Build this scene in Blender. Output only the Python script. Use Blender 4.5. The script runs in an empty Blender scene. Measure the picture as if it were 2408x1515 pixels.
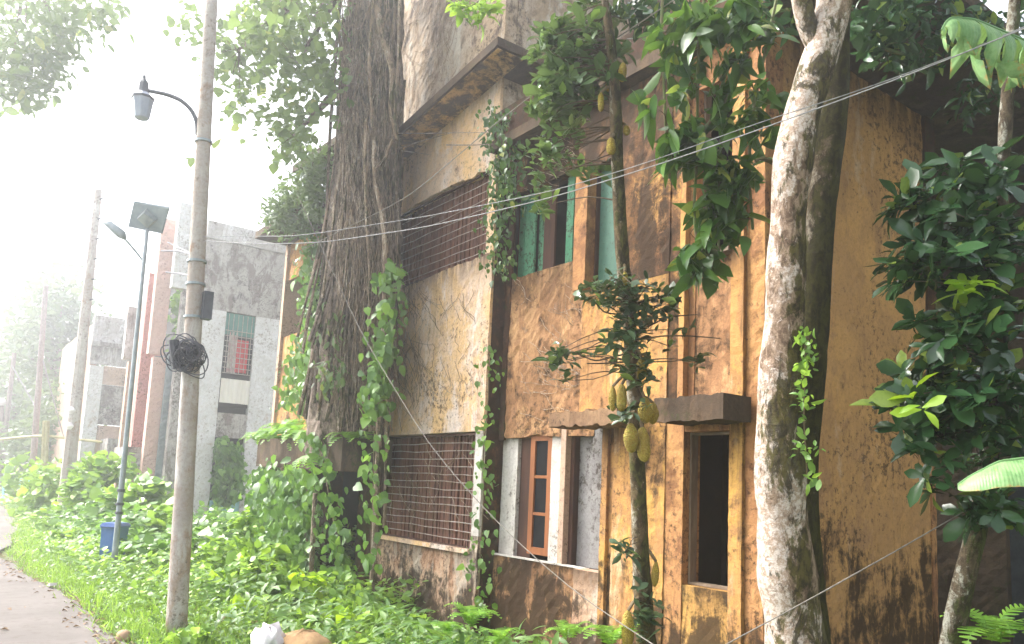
import bpy, math, random
import numpy as np
from mathutils import Matrix, Vector
random.seed(7); rng = np.random.default_rng(7)
SC = bpy.context.scene; COL = SC.collection
# ------------------------------------------------------------------ camera
FPX, PCX, PCY = 1850.0, 1204.0, 903.0
CAM_Z = 1.55
def RX(a): c, s = math.cos(a), math.sin(a); return np.array([[1,0,0],[0,c,-s],[0,s,c]])
def RZ(a): c, s = math.cos(a), math.sin(a); return np.array([[c,-s,0],[s,c,0],[0,0,1]])
CM = RZ(math.radians(53.8)) @ RX(math.pi/2+math.radians(7.4)) @ RZ(math.radians(2.65))
CP = np.array([0.0, 0.0, CAM_Z])
cam = bpy.data.objects.new('camera', bpy.data.cameras.new('camera')); COL.objects.link(cam)
mw = np.eye(4); mw[:3,:3] = CM; mw[:3,3] = CP
cam.matrix_world = Matrix(mw.tolist())
cam.data.sensor_width = 36; cam.data.lens = FPX/2408*36
cam.data.shift_y = (PCY-757.5)/2408
cam.data.clip_start = 0.05; cam.data.clip_end = 2000
SC.camera = cam
# ------------------------------------------------------------------ light
w = bpy.data.worlds.new("World"); SC.world = w; w.use_nodes = True
nt = w.node_tree; nt.nodes.clear()
sky = nt.nodes.new('ShaderNodeTexSky'); sky.sky_type = 'NISHITA'; sky.sun_disc = False
SUN_EL, SUN_AZ = math.radians(45), (-0.82, -0.57)
sky.sun_elevation = SUN_EL
sky.sun_rotation = math.atan2(SUN_AZ[0], SUN_AZ[1])
sky.air_density = 1.0; sky.dust_density = 6.0; sky.ozone_density = 1.0
hs = nt.nodes.new('ShaderNodeHueSaturation'); hs.inputs['Saturation'].default_value = 0.35
bg = nt.nodes.new('ShaderNodeBackground'); bg.inputs['Strength'].default_value = 0.15
wo = nt.nodes.new('ShaderNodeOutputWorld')
nt.links.new(sky.outputs[0], hs.inputs['Color']); nt.links.new(hs.outputs[0], bg.inputs[0]); nt.links.new(bg.outputs[0], wo.inputs[0])
sl = bpy.data.lights.new('sun', 'SUN'); sl.energy = 1.3; sl.angle = math.radians(18); sl.color = (1, .96, .9)
so = bpy.data.objects.new('sun', sl); COL.objects.link(so)
sd = Vector((SUN_AZ[0]*math.cos(SUN_EL), SUN_AZ[1]*math.cos(SUN_EL), math.sin(SUN_EL)))
so.rotation_euler = sd.to_track_quat('Z', 'Y').to_euler(); so.location = (0, 0, 30)
vs = SC.view_settings; vs.view_transform = 'Standard'; vs.look = 'None'; vs.gamma = 1; vs.use_curve_mapping = False
vs.exposure = 2.15
SC.cycles.max_bounces = 6; SC.cycles.volume_bounces = 1; SC.cycles.transparent_max_bounces = 6
SC.cycles.diffuse_bounces = 3; SC.cycles.glossy_bounces = 2; SC.cycles.transmission_bounces = 3
# ------------------------------------------------------------------ from a measured direction to a place
def ray(x, y): return CM @ np.array([(x-PCX)/FPX, -(y-PCY)/FPX, -1.0])
def at_y(x, y, c): d = ray(x, y); return CP + d*c/d[1]
def at_x(x, y, c): d = ray(x, y); return CP + d*c/d[0]
def at_z(x, y, c=0.0): d = ray(x, y); return CP + d*(c-CAM_Z)/d[2]
def at_d(x, y, dep): return CP + ray(x, y)*dep
def dY(x, y, c): return depth_of(at_y(x, y, c))
def depth_of(p): return float((CM.T @ (np.asarray(p)-CP))[2]*-1)
# ------------------------------------------------------------------ objects
ROOTLOC = {}
def tag(o, label=None, cat=None, group=None, kind=None):
    if label: o['label'] = label
    if cat: o['category'] = cat
    if group: o['group'] = group
    if kind: o['kind'] = kind
    return o
def thing(name, label, cat, loc, group=None):
    o = bpy.data.objects.new(name, None); COL.objects.link(o); o.location = [float(v) for v in loc]
    o.empty_display_size = .2
    ROOTLOC[o.name] = np.array(loc, float)
    return tag(o, label, cat, group)
class MB:
    def __init__(s): s.v = []; s.f = []; s.n = 0
    def add(s, v, f):
        v = np.asarray(v, float).reshape(-1, 3)
        s.v.append(v); n = s.n
        s.f.extend([tuple(i+n for i in q) for q in f]); s.n += len(v); return s
    def box(s, x0, x1, y0, y1, z0, z1):
        v = [(x0,y0,z0),(x1,y0,z0),(x1,y1,z0),(x0,y1,z0),(x0,y0,z1),(x1,y0,z1),(x1,y1,z1),(x0,y1,z1)]
        return s.add(v, [(0,3,2,1),(4,5,6,7),(0,1,5,4),(1,2,6,5),(2,3,7,6),(3,0,4,7)])
    def hexa(s, a):   # eight corners: bottom ring then top ring
        return s.add(a, [(0,3,2,1),(4,5,6,7),(0,1,5,4),(1,2,6,5),(2,3,7,6),(3,0,4,7)])
    def ring(s, x0, x1, y0, y1, z0, z1, t):
        V = [(x, y, z) for y in (y0, y1) for x, z in ((x0,z0),(x1,z0),(x1,z1),(x0,z1),(x0+t,z0+t),(x1-t,z0+t),(x1-t,z1-t),(x0+t,z1-t))]
        F = []
        for i in range(4):
            j = (i+1) % 4
            F += [(i, j, 4+j, 4+i), (8+j, 8+i, 12+i, 12+j), (j, i, 8+i, 8+j), (4+i, 4+j, 12+j, 12+i)]
        return s.add(V, F)
    def tube(s, pts, rad, sides=8, noise=0.0, cap=True, flute=0.0):
        P = np.asarray(pts, float); m = len(P)
        R = np.full(m, rad, float) if np.isscalar(rad) else np.asarray(rad, float)
        T = np.gradient(P, axis=0) if m > 2 else np.repeat((P[-1]-P[0])[None], m, 0)
        T /= np.linalg.norm(T, axis=1)[:, None]+1e-9
        ref = np.array([0.31, 0.93, 0.17]) if abs(T[0][1]) < .8 else np.array([.93, .31, .17])
        V = []
        a = np.linspace(0, 2*math.pi, sides, endpoint=False); ph = rng.uniform(0, 6.28)
        for i in range(m):
            u = np.cross(T[i], ref); u /= np.linalg.norm(u); v = np.cross(T[i], u)
            r = R[i]*(1+(rng.uniform(-noise, noise, sides) if noise else 0)+flute*np.sin(a*3+ph+i*.15))
            V.append(P[i]+np.cos(a)[:,None]*u*np.reshape(r,(-1,1))+np.sin(a)[:,None]*v*np.reshape(r,(-1,1)))
        V = np.concatenate(V); F = []
        for i in range(m-1):
            for k in range(sides):
                k2 = (k+1) % sides
                F.append((i*sides+k, i*sides+k2, (i+1)*sides+k2, (i+1)*sides+k))
        if cap: F += [tuple(range(sides-1, -1, -1)), tuple((m-1)*sides+k for k in range(sides))]
        return s.add(V, F)
    def lathe(s, prof, c, sides=12, axis=(0,0,1)):
        A = np.array(axis, float); A /= np.linalg.norm(A)
        c = np.array(c, float)
        return s.tube([c+A*h for h, r in prof], [max(r, 1e-3) for h, r in prof], sides)
def resample(pts, rad, n):
    P = np.asarray(pts, float); R = np.asarray(rad, float)
    t = np.r_[0, np.cumsum(np.linalg.norm(np.diff(P, axis=0), axis=1))]
    u = np.linspace(0, t[-1], n)
    Q = np.stack([np.interp(u, t, P[:,k]) for k in range(3)], 1); r = np.interp(u, t, R)
    for _ in range(max(1, n//12)):
        Q[1:-1] = .25*Q[:-2]+.5*Q[1:-1]+.25*Q[2:]; r[1:-1] = .25*r[:-2]+.5*r[1:-1]+.25*r[2:]
    return Q, r
def link_mesh(name, me, mat, parent, loc=None, smooth=False):
    o = bpy.data.objects.new(name, me); COL.objects.link(o)
    if mat and not me.materials: me.materials.append(mat)
    if parent is not None: o.parent = parent
    if smooth: me.polygons.foreach_set('use_smooth', np.ones(len(me.polygons), bool))
    return o
def world_loc(p):
    if p is None: return np.zeros(3)
    if p.name in ROOTLOC: return ROOTLOC[p.name]
    return world_loc(p.parent)
def obj(name, mb, mat, parent=None, smooth=False):
    V = np.concatenate(mb.v)-world_loc(parent)
    me = bpy.data.meshes.new(name); me.from_pydata(V.tolist(), [], mb.f); me.update()
    return link_mesh(name, me, mat, parent, smooth=smooth)
def struct(name, mb, mat, smooth=False):
    o = obj(name, mb, mat, None, smooth); o['kind'] = 'structure'; return o
def box(name, mat, parent, *a): return obj(name, MB().box(*a), mat, parent)
def rough_wall(name, mat, parent, x0, x1, y0, y1, z0, z1, jag=.012, step=.075, rag=(0,0,0,0)):
    """a wall piece with an uneven front face; rag = how far its left, right, bottom, top edge is broken away"""
    nx = max(2, int((x1-x0)/step)+1); nz = max(2, int((z1-z0)/step)+1)
    X, Z = np.meshgrid(np.linspace(x0, x1, nx), np.linspace(z0, z1, nz))
    Yv = y0+rng.normal(0, jag*.28, X.shape)
    X = X.copy(); Z = Z.copy()
    def brk(n, a):
        q = np.cumsum(rng.normal(0, 1, n+8)); q = q-np.linspace(q[0], q[-1], n+8); q = np.abs(q[4:n+4])/max(1.0, np.abs(q).max())
        return a*2*q+np.abs(rng.normal(0, a*.16, n))
    if rag[0]: X[:,0] += brk(nz, rag[0])
    if rag[1]: X[:,-1] -= brk(nz, rag[1])
    if rag[2]: Z[0] += brk(nx, rag[2])
    if rag[3]: Z[-1] -= brk(nx, rag[3])
    fr = np.stack([X, Yv, Z], -1).reshape(-1, 3); bk = fr.copy(); bk[:,1] = y1
    N = nx*nz; F = []
    idx = lambda i, j: i*nx+j
    for i in range(nz-1):
        for j in range(nx-1):
            F.append((idx(i,j), idx(i,j+1), idx(i+1,j+1), idx(i+1,j)))
    ring = [idx(0,j) for j in range(nx)]+[idx(i,nx-1) for i in range(1,nz)]+[idx(nz-1,j) for j in range(nx-2,-1,-1)]+[idx(i,0) for i in range(nz-2,0,-1)]
    for a, b in zip(ring, ring[1:]+ring[:1]): F.append((b, a, a+N, b+N))
    F.append(tuple(r+N for r in ring[::-1]))
    mb = MB().add(np.concatenate([fr, bk]), F)
    return obj(name, mb, mat, parent)
def side_wall(name, mat, parent, x0, x1, y0, y1, z0, z1, jag=.012):
    """like rough_wall but its uneven face looks along +x (front at x0... x1 outward)"""
    o = rough_wall(name, mat, None, y0, y1, -x1, -x0, z0, z1, jag)
    me = o.data; n = len(me.vertices); c = np.empty(n*3); me.vertices.foreach_get('co', c); c = c.reshape(-1, 3)
    c2 = np.stack([-c[:,1], c[:,0], c[:,2]], 1)-world_loc(parent)
    me.vertices.foreach_set('co', c2.ravel()); me.update(); o.parent = parent; return o
# ------------------------------------------------------------------ materials
class NT:
    def __init__(s, name):
        s.m = bpy.data.materials.new(name); s.m.use_nodes = True; s.t = s.m.node_tree; s.t.nodes.clear()
        s.out = s.n('ShaderNodeOutputMaterial')
    def n(s, typ, **kw):
        x = s.t.nodes.new(typ)
        for k, v in kw.items(): setattr(x, k, v)
        return x
    def l(s, a, b): s.t.links.new(a, b)
    def set(s, node, **kw):
        for k, v in kw.items():
            k = k.replace('_', ' ')
            if hasattr(v, 'is_linked') or isinstance(v, bpy.types.NodeSocket): s.l(v, node.inputs[k])
            else: node.inputs[k].default_value = v
        return node
    def pos(s, scale=(1,1,1), off=(0,0,0), obj=False):
        if obj: src = s.n('ShaderNodeTexCoord').outputs['Object']
        else: src = s.n('ShaderNodeNewGeometry').outputs['Position']
        mp = s.n('ShaderNodeMapping'); mp.inputs['Scale'].default_value = scale; mp.inputs['Location'].default_value = off
        s.l(src, mp.inputs['Vector']); return mp.outputs[0]
    def noise(s, vec, scale, detail=6, rough=.6, dist=0.0):
        x = s.n('ShaderNodeTexNoise'); x.inputs['Scale'].default_value = scale; x.inputs['Detail'].default_value = detail
        x.inputs['Roughness'].default_value = rough; x.inputs['Distortion'].default_value = dist
        s.l(vec, x.inputs['Vector']); return x.outputs['Fac']
    def ramp(s, f, a, b, c0=0.0, c1=1.0):
        x = s.n('ShaderNodeMapRange'); x.interpolation_type = 'SMOOTHSTEP'
        x.inputs['From Min'].default_value = a; x.inputs['From Max'].default_value = b
        x.inputs['To Min'].default_value = c0; x.inputs['To Max'].default_value = c1
        s.l(f, x.inputs['Value']); return x.outputs[0]
    def math(s, op, a, b=0.0):
        x = s.n('ShaderNodeMath', operation=op)
        for i, v in enumerate((a, b)):
            if isinstance(v, (int, float)): x.inputs[i].default_value = v
            else: s.l(v, x.inputs[i])
        return x.outputs[0]
    def mix(s, f, a, b):
        x = s.n('ShaderNodeMix', data_type='RGBA')
        for sock, v in ((x.inputs[0], f), (x.inputs[6], a), (x.inputs[7], b)):
            if isinstance(v, (int, float)): sock.default_value = v
            elif isinstance(v, tuple): sock.default_value = (*v, 1)
            else: s.l(v, sock)
        return x.outputs[2]
    def bump(s, h, strength, dist):
        x = s.n('ShaderNodeBump'); x.inputs['Strength'].default_value = strength; x.inputs['Distance'].default_value = dist
        s.l(h, x.inputs['Height']); return x.outputs[0]
    def bsdf(s, col, rough=.9, normal=None, spec=.3, metal=0.0):
        b = s.n('ShaderNodeBsdfPrincipled')
        if isinstance(col, tuple): b.inputs['Base Color'].default_value = (*col, 1)
        else: s.l(col, b.inputs['Base Color'])
        if isinstance(rough, (int, float)): b.inputs['Roughness'].default_value = rough
        else: s.l(rough, b.inputs['Roughness'])
        b.inputs['Specular IOR Level'].default_value = spec; b.inputs['Metallic'].default_value = metal
        if normal is not None: s.l(normal, b.inputs['Normal'])
        s.l(b.outputs[0], s.out.inputs['Surface']); return b
    def z(s):
        g = s.n('ShaderNodeNewGeometry'); x = s.n('ShaderNodeSeparateXYZ'); s.l(g.outputs['Position'], x.inputs[0]); return x.outputs[2]
def cov(c): return .5+.30*(.5-c)
def plaster(name, base, alt, stain=(.035,.022,.014), pale=(.46,.40,.33), st=.5, pl=.3, mid=(.17,.10,.06), md=.5, seed=0, damp=None, moss=0.0, drip=()):
    """old limewash: two washes, a bare coat showing through, pale salts, black mould in runs and blotches"""
    t = NT(name); o = (seed*3.7, seed*1.9, seed*5.3)
    p = t.pos((1,1,1), o); ps = t.pos((2.2,2.2,.5), o); pf = t.pos((7,7,.9), o)
    n1 = t.noise(p, 1.3, 9, .66, .5); n2 = t.noise(p, 4.2, 9, .74, .4); ns = t.noise(ps, 1.0, 9, .7, .6); nf = t.noise(pf, 1.0, 7, .68, .4); nb = t.noise(p, 34, 6, .75)
    nx = t.noise(t.pos((1,1,.6), (o[1]+4, o[2], o[0]+9)), 2.0, 10, .72, .9); sp = t.noise(p, 15, 8, .78)
    c = t.mix(t.ramp(n1, .40, .60), base, alt)
    c = t.mix(t.math('MULTIPLY', t.ramp(nf, .46, .62), .3), c, alt)
    k = cov(md*.8); e = t.math('ADD', t.math('MULTIPLY', nx, .7), t.math('MULTIPLY', n2, .3))
    c = t.mix(t.math('MULTIPLY', t.ramp(e, k-.035, k+.045), .85), c, mid)
    c = t.mix(t.math('MULTIPLY', t.ramp(sp, .47, .62), .35), c, mid)
    k = cov(pl*.75); f = t.math('ADD', t.math('MULTIPLY', ns, .6), t.math('ADD', t.math('MULTIPLY', nf, .12), t.math('MULTIPLY', n2, .28)))
    c = t.mix(t.math('MULTIPLY', t.ramp(f, k-.03, k+.05), .8*min(1, pl*3)), c, pale)
    k = cov(st*.62); g = t.math('ADD', t.math('MULTIPLY', t.noise(t.pos((2.4,2.4,.5), (o[2]+2, o[0]+5, o[1])), 1.0, 9, .72, .7), .55), t.math('MULTIPLY', n2, .45))
    if damp:
        d = t.math('ADD', t.z(), t.math('MULTIPLY', t.math('SUBTRACT', n1, .5), 2.2))
        d = t.math('ADD', d, t.math('MULTIPLY', t.math('SUBTRACT', nf, .5), 1.4))
        g = t.math('ADD', g, t.ramp(d, damp[0], damp[1], .15, 0.0))
    c = t.mix(t.math('MULTIPLY', t.ramp(g, k-.03, k+.07), .92), c, stain)
    c = t.mix(t.math('MULTIPLY', t.ramp(t.noise(t.pos((7,7,.45), o), 1.0, 7, .72, .5), .55, .68), .5*min(1, st*1.6)), c, stain)
    sk = t.noise(p, .8, 4, .6); c = t.mix(t.math('MULTIPLY', t.ramp(t.math('ADD', sp, t.math('MULTIPLY', t.math('SUBTRACT', sk, .5), .5)), .56, .66), .75), c, stain)
    if drip:
        dn = t.noise(t.pos((6.5,6.5,.22), (o[1], o[0]+3, o[2])), 1.0, 8, .7, .35)
        for zd, ln in drip:   # runs of rainwater below a sill or ledge at height zd, ln metres long
            a = t.math('SUBTRACT', zd, t.z()); m_ = t.math('MULTIPLY', t.math('GREATER_THAN', a, 0.0), t.ramp(t.math('ADD', a, t.math('MULTIPLY', t.math('SUBTRACT', dn, .5), 2.4*ln)), 0.0, ln, 1.0, 0.0))
            c = t.mix(t.math('MULTIPLY', t.math('MULTIPLY', m_, t.ramp(dn, .40, .58, .25, 1.0)), .85), c, stain)
    if moss: c = t.mix(t.math('MULTIPLY', t.ramp(t.noise(p, 4.5, 9, .75), cov(moss)-.03, cov(moss)+.05), .8), c, (.045,.06,.014))
    c = t.mix(t.math('MULTIPLY', t.ramp(nb, .45, .65), .22), c, stain)
    h = t.math('ADD', t.math('MULTIPLY', nb, .5), t.math('ADD', t.math('MULTIPLY', n2, 1.2), nx))
    t.bsdf(c, .92, t.bump(h, .5, .022), .12)
    return t.m
def simple(name, a, b, scale=4, rough=.7, bump=.2, metal=0.0, streak=False, spec=.3, spot=None):
    t = NT(name); p = t.pos((1,1,.2) if streak else (1,1,1))
    n = t.noise(p, scale, 6, .65, .3); n2 = t.noise(p, scale*6, 5, .7)
    c = t.mix(t.ramp(n, .36, .64), a, b)
    if spot: c = t.mix(t.math('MULTIPLY', t.ramp(n2, .56, .66), .8), c, spot)
    t.bsdf(c, rough, t.bump(t.math('ADD', n, n2), bump, .01), spec, metal)
    return t.m
def leaf_mat(name, a, b, tr=.3, rough=.38, hi=None, hif=.08, vein=False):
    t = NT(name)
    g = t.n('ShaderNodeNewGeometry').outputs['Random Per Island']; oi = t.n('ShaderNodeObjectInfo').outputs['Random']
    r = t.math('FRACT', t.math('ADD', g, t.math('MULTIPLY', oi, 7.31)))
    c = t.mix(r, a, b)
    if hi:
        r2 = t.math('FRACT', t.math('MULTIPLY', r, 17.7)); c = t.mix(t.ramp(r2, 1-hif, 1-hif+.02), c, hi)
    c = t.mix(t.math('MULTIPLY', t.ramp(t.noise(t.pos(), 35, 3), .45, .7), .3), c, b)
    bs = t.bsdf(c, rough, None, .45)
    tl = t.n('ShaderNodeBsdfTranslucent'); t.l(t.mix(.5, c, (b[0]*1.6+.02, b[1]*1.5, b[2])), tl.inputs['Color'])
    mx = t.n('ShaderNodeMixShader'); mx.inputs[0].default_value = tr
    t.l(bs.outputs[0], mx.inputs[1]); t.l(tl.outputs[0], mx.inputs[2]); t.l(mx.outputs[0], t.out.inputs['Surface'])
    return t.m
def bark(name, pale, tan, dark, mossc, white=.5, moss=.4, side=(1,0,0), seed=0.0, bump=.6, ring=0.0):
    t = NT(name); p = t.pos((1,1,.5), (seed,seed,seed)); pz = t.pos((1,1,1), (seed,0,seed))
    n1 = t.noise(p, 7, 9, .72, .8); n2 = t.noise(p, 19, 8, .74, .5); n3 = t.noise(pz, 2.0, 5, .6); nb = t.noise(pz, 60, 6, .78); n5 = t.noise(pz, 26, 8, .75, .3)
    nr = t.noise(t.pos((1,1,9)), 5, 6, .65, .5)
    gn = t.n('ShaderNodeNewGeometry'); dt = t.n('ShaderNodeVectorMath', operation='DOT_PRODUCT'); t.l(gn.outputs['Normal'], dt.inputs[0]); dt.inputs[1].default_value = side
    sd = dt.outputs['Value']; big = t.math('MULTIPLY', t.math('SUBTRACT', n3, .5), .7)  # weights lichen and moss by side; paints in the sunlit and shaded bark too
    c = t.mix(t.ramp(n2, .40, .60), tan, dark)
    wv = t.math('ADD', t.math('ADD', n1, t.math('MULTIPLY', sd, -.07)), big); k = cov(white)
    c = t.mix(t.math('MULTIPLY', t.ramp(wv, k-.03, k+.05), .9), c, t.mix(t.ramp(n5, .42, .6), pale, tan))
    c = t.mix(t.math('MULTIPLY', t.ramp(n5, .60, .66), .85), c, pale)
    mv = t.math('ADD', t.math('ADD', t.noise(p, 9, 9, .75, .5), t.math('MULTIPLY', sd, .10)), t.math('MULTIPLY', t.math('SUBTRACT', t.noise(pz, 1.5, 4), .5), .7)); k = cov(moss)
    c = t.mix(t.math('MULTIPLY', t.ramp(mv, k-.03, k+.06), .92), c, t.mix(t.ramp(n2, .42, .58), mossc, (.028,.024,.013)))
    c = t.mix(t.math('MULTIPLY', t.ramp(nb, .5, .68), .55), c, dark)
    h = t.math('ADD', t.math('MULTIPLY', nb, .5), t.math('ADD', t.math('MULTIPLY', n2, 1.2), t.math('ADD', t.math('MULTIPLY', nr, .5), n1)))
    t.bsdf(c, .9, t.bump(h, bump, .035), .12)
    return t.m
M = {}
M['pl_tower'] = plaster('plaster_tower', (.70,.46,.23), (.66,.49,.36), st=.3, pl=.5, md=.35, mid=(.42,.28,.20), pale=(.74,.63,.57), seed=1, drip=((4.62,.5),(7.2,.6)))
M['pl_top'] = plaster('plaster_top', (.36,.27,.18), (.44,.36,.28), st=.5, pl=.5, md=.5, mid=(.20,.14,.10), pale=(.5,.46,.4), seed=2, drip=((9.5,1.5),))
M['pl_brown'] = plaster('plaster_brown', (.52,.31,.15), (.42,.23,.115), st=.6, pl=.3, md=.7, mid=(.27,.14,.07), seed=3, damp=(.2,1.0), drip=((4.34,1.0),(.70,.5)))
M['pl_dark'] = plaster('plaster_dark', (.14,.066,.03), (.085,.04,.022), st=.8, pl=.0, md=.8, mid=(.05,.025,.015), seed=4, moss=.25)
M['pl_yellow'] = plaster('plaster_yellow', (.54,.315,.085), (.47,.25,.09), st=.58, pl=.42, md=.62, mid=(.34,.18,.08), pale=(.60,.43,.26), seed=5, damp=(0,1.1), drip=((3.8,.5),(2.2,.5)))
M['pl_ochre'] = plaster('plaster_ochre', (.50,.28,.09), (.43,.225,.09), st=.55, pl=.3, md=.62, mid=(.32,.165,.075), seed=6, damp=(.25,1.1), drip=((5.95,.9),(2.2,.4)))
M['pl_endwall'] = plaster('plaster_endwall', (.51,.285,.105), (.42,.235,.095), st=.26, pl=.3, md=.42, mid=(.34,.19,.09), pale=(.52,.37,.24), seed=7, damp=(.5,1.7), drip=((5.95,.9),))
M['pl_low'] = plaster('plaster_low', (.52,.38,.27), (.46,.29,.19), st=.5, pl=.6, md=.5, mid=(.2,.09,.045), seed=8, damp=(-.2,.7), drip=((.70,.35),))
M['pl_streak'] = plaster('plaster_streak', (.55,.33,.10), (.50,.28,.09), st=.8, pl=.2, md=.3, mid=(.18,.1,.04), seed=9, damp=(-.2,.8), drip=((.72,.35),))
M['pl_upper'] = plaster('plaster_upper', (.48,.265,.085), (.20,.105,.05), st=1.0, pl=.08, md=.8, mid=(.12,.058,.028), seed=10, drip=((5.95,1.2),))
M['pl_red'] = plaster('plaster_red', (.46,.25,.10), (.36,.18,.08), st=.5, pl=.15, md=.6, mid=(.21,.10,.05), seed=11, damp=(-.2,.6))
M['pl_white'] = plaster('plaster_white', (.62,.59,.55), (.50,.46,.42), st=.2, pl=.2, md=.15, mid=(.35,.3,.26), pale=(.72,.7,.67), seed=12, stain=(.10,.085,.07), drip=((2.3,.4),))
M['pl_grey'] = plaster('plaster_grey', (.26,.25,.245), (.21,.20,.20), st=.1, pl=.1, md=.15, mid=(.17,.16,.155), seed=13)
M['slab'] = plaster('slab_mould', (.085,.06,.042), (.05,.037,.028), st=.6, pl=.05, md=.5, mid=(.12,.08,.05), seed=14, moss=.18)
M['soffit'] = plaster('soffit', (.60,.36,.13), (.52,.32,.15), st=.92, pl=.15, md=.3, mid=(.20,.11,.05), seed=15)
M['h2'] = plaster('house_grey', (.50,.48,.48), (.40,.37,.35), st=.42, pl=.5, md=.4, mid=(.26,.22,.19), pale=(.66,.65,.66), seed=16, stain=(.12,.10,.085), drip=((6.5,1.0),))
M['h2_white'] = plaster('house_white', (.66,.65,.66), (.58,.57,.57), st=.15, pl=.3, md=.2, mid=(.42,.32,.26), pale=(.74,.73,.73), seed=17, stain=(.2,.17,.15))
M['h2_dirty'] = plaster('house_dirty', (.44,.41,.39), (.36,.33,.31), st=.52, pl=.45, md=.6, mid=(.17,.14,.12), pale=(.5,.48,.46), seed=18, stain=(.06,.05,.045))
M['pink'] = plaster('house_pink', (.62,.41,.35), (.56,.38,.33), st=.15, pl=.2, md=.2, mid=(.44,.24,.2), pale=(.66,.5,.44), seed=19, stain=(.25,.15,.12))
M['pink_dark'] = plaster('house_rose', (.50,.25,.22), (.44,.22,.20), st=.15, pl=.1, md=.2, mid=(.3,.12,.1), seed=20)
M['beige'] = plaster('house_beige', (.52,.36,.26), (.46,.32,.24), st=.2, pl=.2, md=.2, mid=(.36,.25,.19), seed=21)
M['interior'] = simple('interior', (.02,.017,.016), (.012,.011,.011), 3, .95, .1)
M['room_white'] = simple('room_white', (.42,.41,.40), (.34,.33,.32), 2, .9, .1)
M['wood_dark'] = simple('wood_dark', (.075,.032,.02), (.045,.02,.014), 8, .75, .4, streak=True)
M['wood_slat'] = simple('wood_slat', (.17,.078,.052), (.09,.042,.03), 5, .85, .4, streak=True, spot=(.24,.12,.08))
M['wood_orange'] = simple('wood_orange', (.32,.115,.04), (.24,.085,.03), 9, .6, .3, streak=True)
M['wood_grey'] = simple('wood_grey', (.22,.17,.12), (.14,.10,.07), 9, .8, .4, streak=True)
M['green_paint'] = plaster('green_paint', (.07,.22,.13), (.11,.27,.17), st=.25, pl=.35, md=.35, mid=(.05,.10,.06), pale=(.32,.36,.26), seed=41)
M['wire_metal'] = simple('wire_metal', (.42,.38,.35), (.30,.24,.2), 12, .55, .2, .3)
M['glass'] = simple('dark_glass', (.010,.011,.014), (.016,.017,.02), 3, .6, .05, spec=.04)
M['concrete'] = plaster('pole_concrete', (.42,.39,.36), (.34,.30,.27), st=.28, pl=.5, md=.45, mid=(.28,.19,.13), pale=(.5,.49,.47), seed=23, stain=(.12,.1,.085))
M['metal_grey'] = simple('painted_grey', (.30,.34,.36), (.23,.27,.29), 6, .5, .1, .4)
M['metal_dark'] = simple('painted_dark', (.05,.055,.065), (.08,.085,.1), 6, .5, .1, .3)
M['lantern_glass'] = simple('lantern_glass', (.24,.28,.36), (.30,.33,.40), 5, .25, .05)
M['solar'] = simple('solar_cells', (.22,.28,.34), (.28,.34,.40), 3, .25, .02, spec=.6)
M['bin'] = simple('bin_plastic', (.05,.14,.38), (.07,.17,.42), 6, .45, .08)
M['bin_side'] = simple('bin_lid', (.02,.07,.24), (.03,.09,.28), 6, .4, .08)
M['cable'] = simple('cable_black', (.03,.032,.045), (.05,.052,.065), 20, .5, .1)
M['wire'] = simple('wire_aluminium', (.26,.26,.26), (.16,.16,.17), 30, .6, .05, .2)
M['cord'] = simple('old_cord', (.20,.18,.16), (.13,.12,.10), 30, .8, .05)
M['rust'] = simple('weathered_iron', (.24,.19,.17), (.17,.13,.12), 10, .85, .3)
M['cloth_red'] = simple('cloth_red', (.55,.05,.06), (.48,.04,.05), 4, .9, .2)
M['cloth_pale'] = simple('cloth_pale', (.5,.47,.44), (.4,.25,.25), 5, .9, .2)
M['sheet_blue'] = simple('sheet_blue', (.30,.55,.60), (.25,.48,.54), 5, .6, .1)
M['sheet_cream'] = simple('sheet_cream', (.68,.64,.58), (.60,.55,.50), 4, .6, .1, streak=True)
M['bamboo'] = simple('bamboo', (.42,.38,.20), (.34,.30,.15), 8, .6, .2)
M['plastic_white'] = simple('plastic_white', (.72,.68,.70), (.6,.55,.58), 9, .35, .5)
M['sand'] = simple('sand', (.34,.22,.11), (.26,.16,.08), 20, .95, .6)
M['stone'] = simple('stone_tan', (.42,.27,.17), (.34,.22,.14), 9, .85, .4)
M['fruit'] = None
M['vine_stem'] = simple('vine_stem', (.20,.15,.09), (.12,.09,.05), 14, .9, .5)
M['twig'] = simple('twig', (.10,.07,.045), (.06,.045,.03), 14, .9, .4)
M['bark_main'] = bark('bark_lichen', (.62,.55,.50), (.33,.24,.175), (.12,.08,.055), (.075,.068,.014), white=.62, moss=.42, side=(.86,.5,0), seed=1.0)
M['bark_back'] = bark('bark_mossy', (.34,.30,.24), (.13,.10,.065), (.05,.036,.024), (.05,.05,.014), white=.25, moss=.75, side=(1,0,0), seed=2.0)
M['bark_jack'] = bark('bark_jackfruit', (.36,.34,.28), (.15,.11,.06), (.07,.05,.03), (.07,.075,.02), white=.22, moss=.42, side=(1,.3,0), seed=3.0)
M['bark_shrub'] = bark('bark_spotted', (.40,.40,.34), (.13,.10,.065), (.06,.045,.03), (.06,.075,.02), white=.42, moss=.4, side=(1,.3,0), seed=4.0)
M['bark_fig'] = bark('bark_fig', (.42,.36,.31), (.27,.21,.17), (.13,.10,.078), (.06,.07,.025), white=.3, moss=.18, side=(1,.3,0), seed=5.0, bump=1.0)
M['root'] = bark('root_bark', (.48,.41,.33), (.28,.21,.15), (.14,.10,.07), (.06,.07,.02), white=.4, moss=.16, side=(1,.3,0), seed=6.0)
M['leaf_dark'] = leaf_mat('leaf_glossy_dark', (.014,.045,.018), (.045,.11,.035), .15, .22, hi=(.22,.30,.05), hif=.08)
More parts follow.
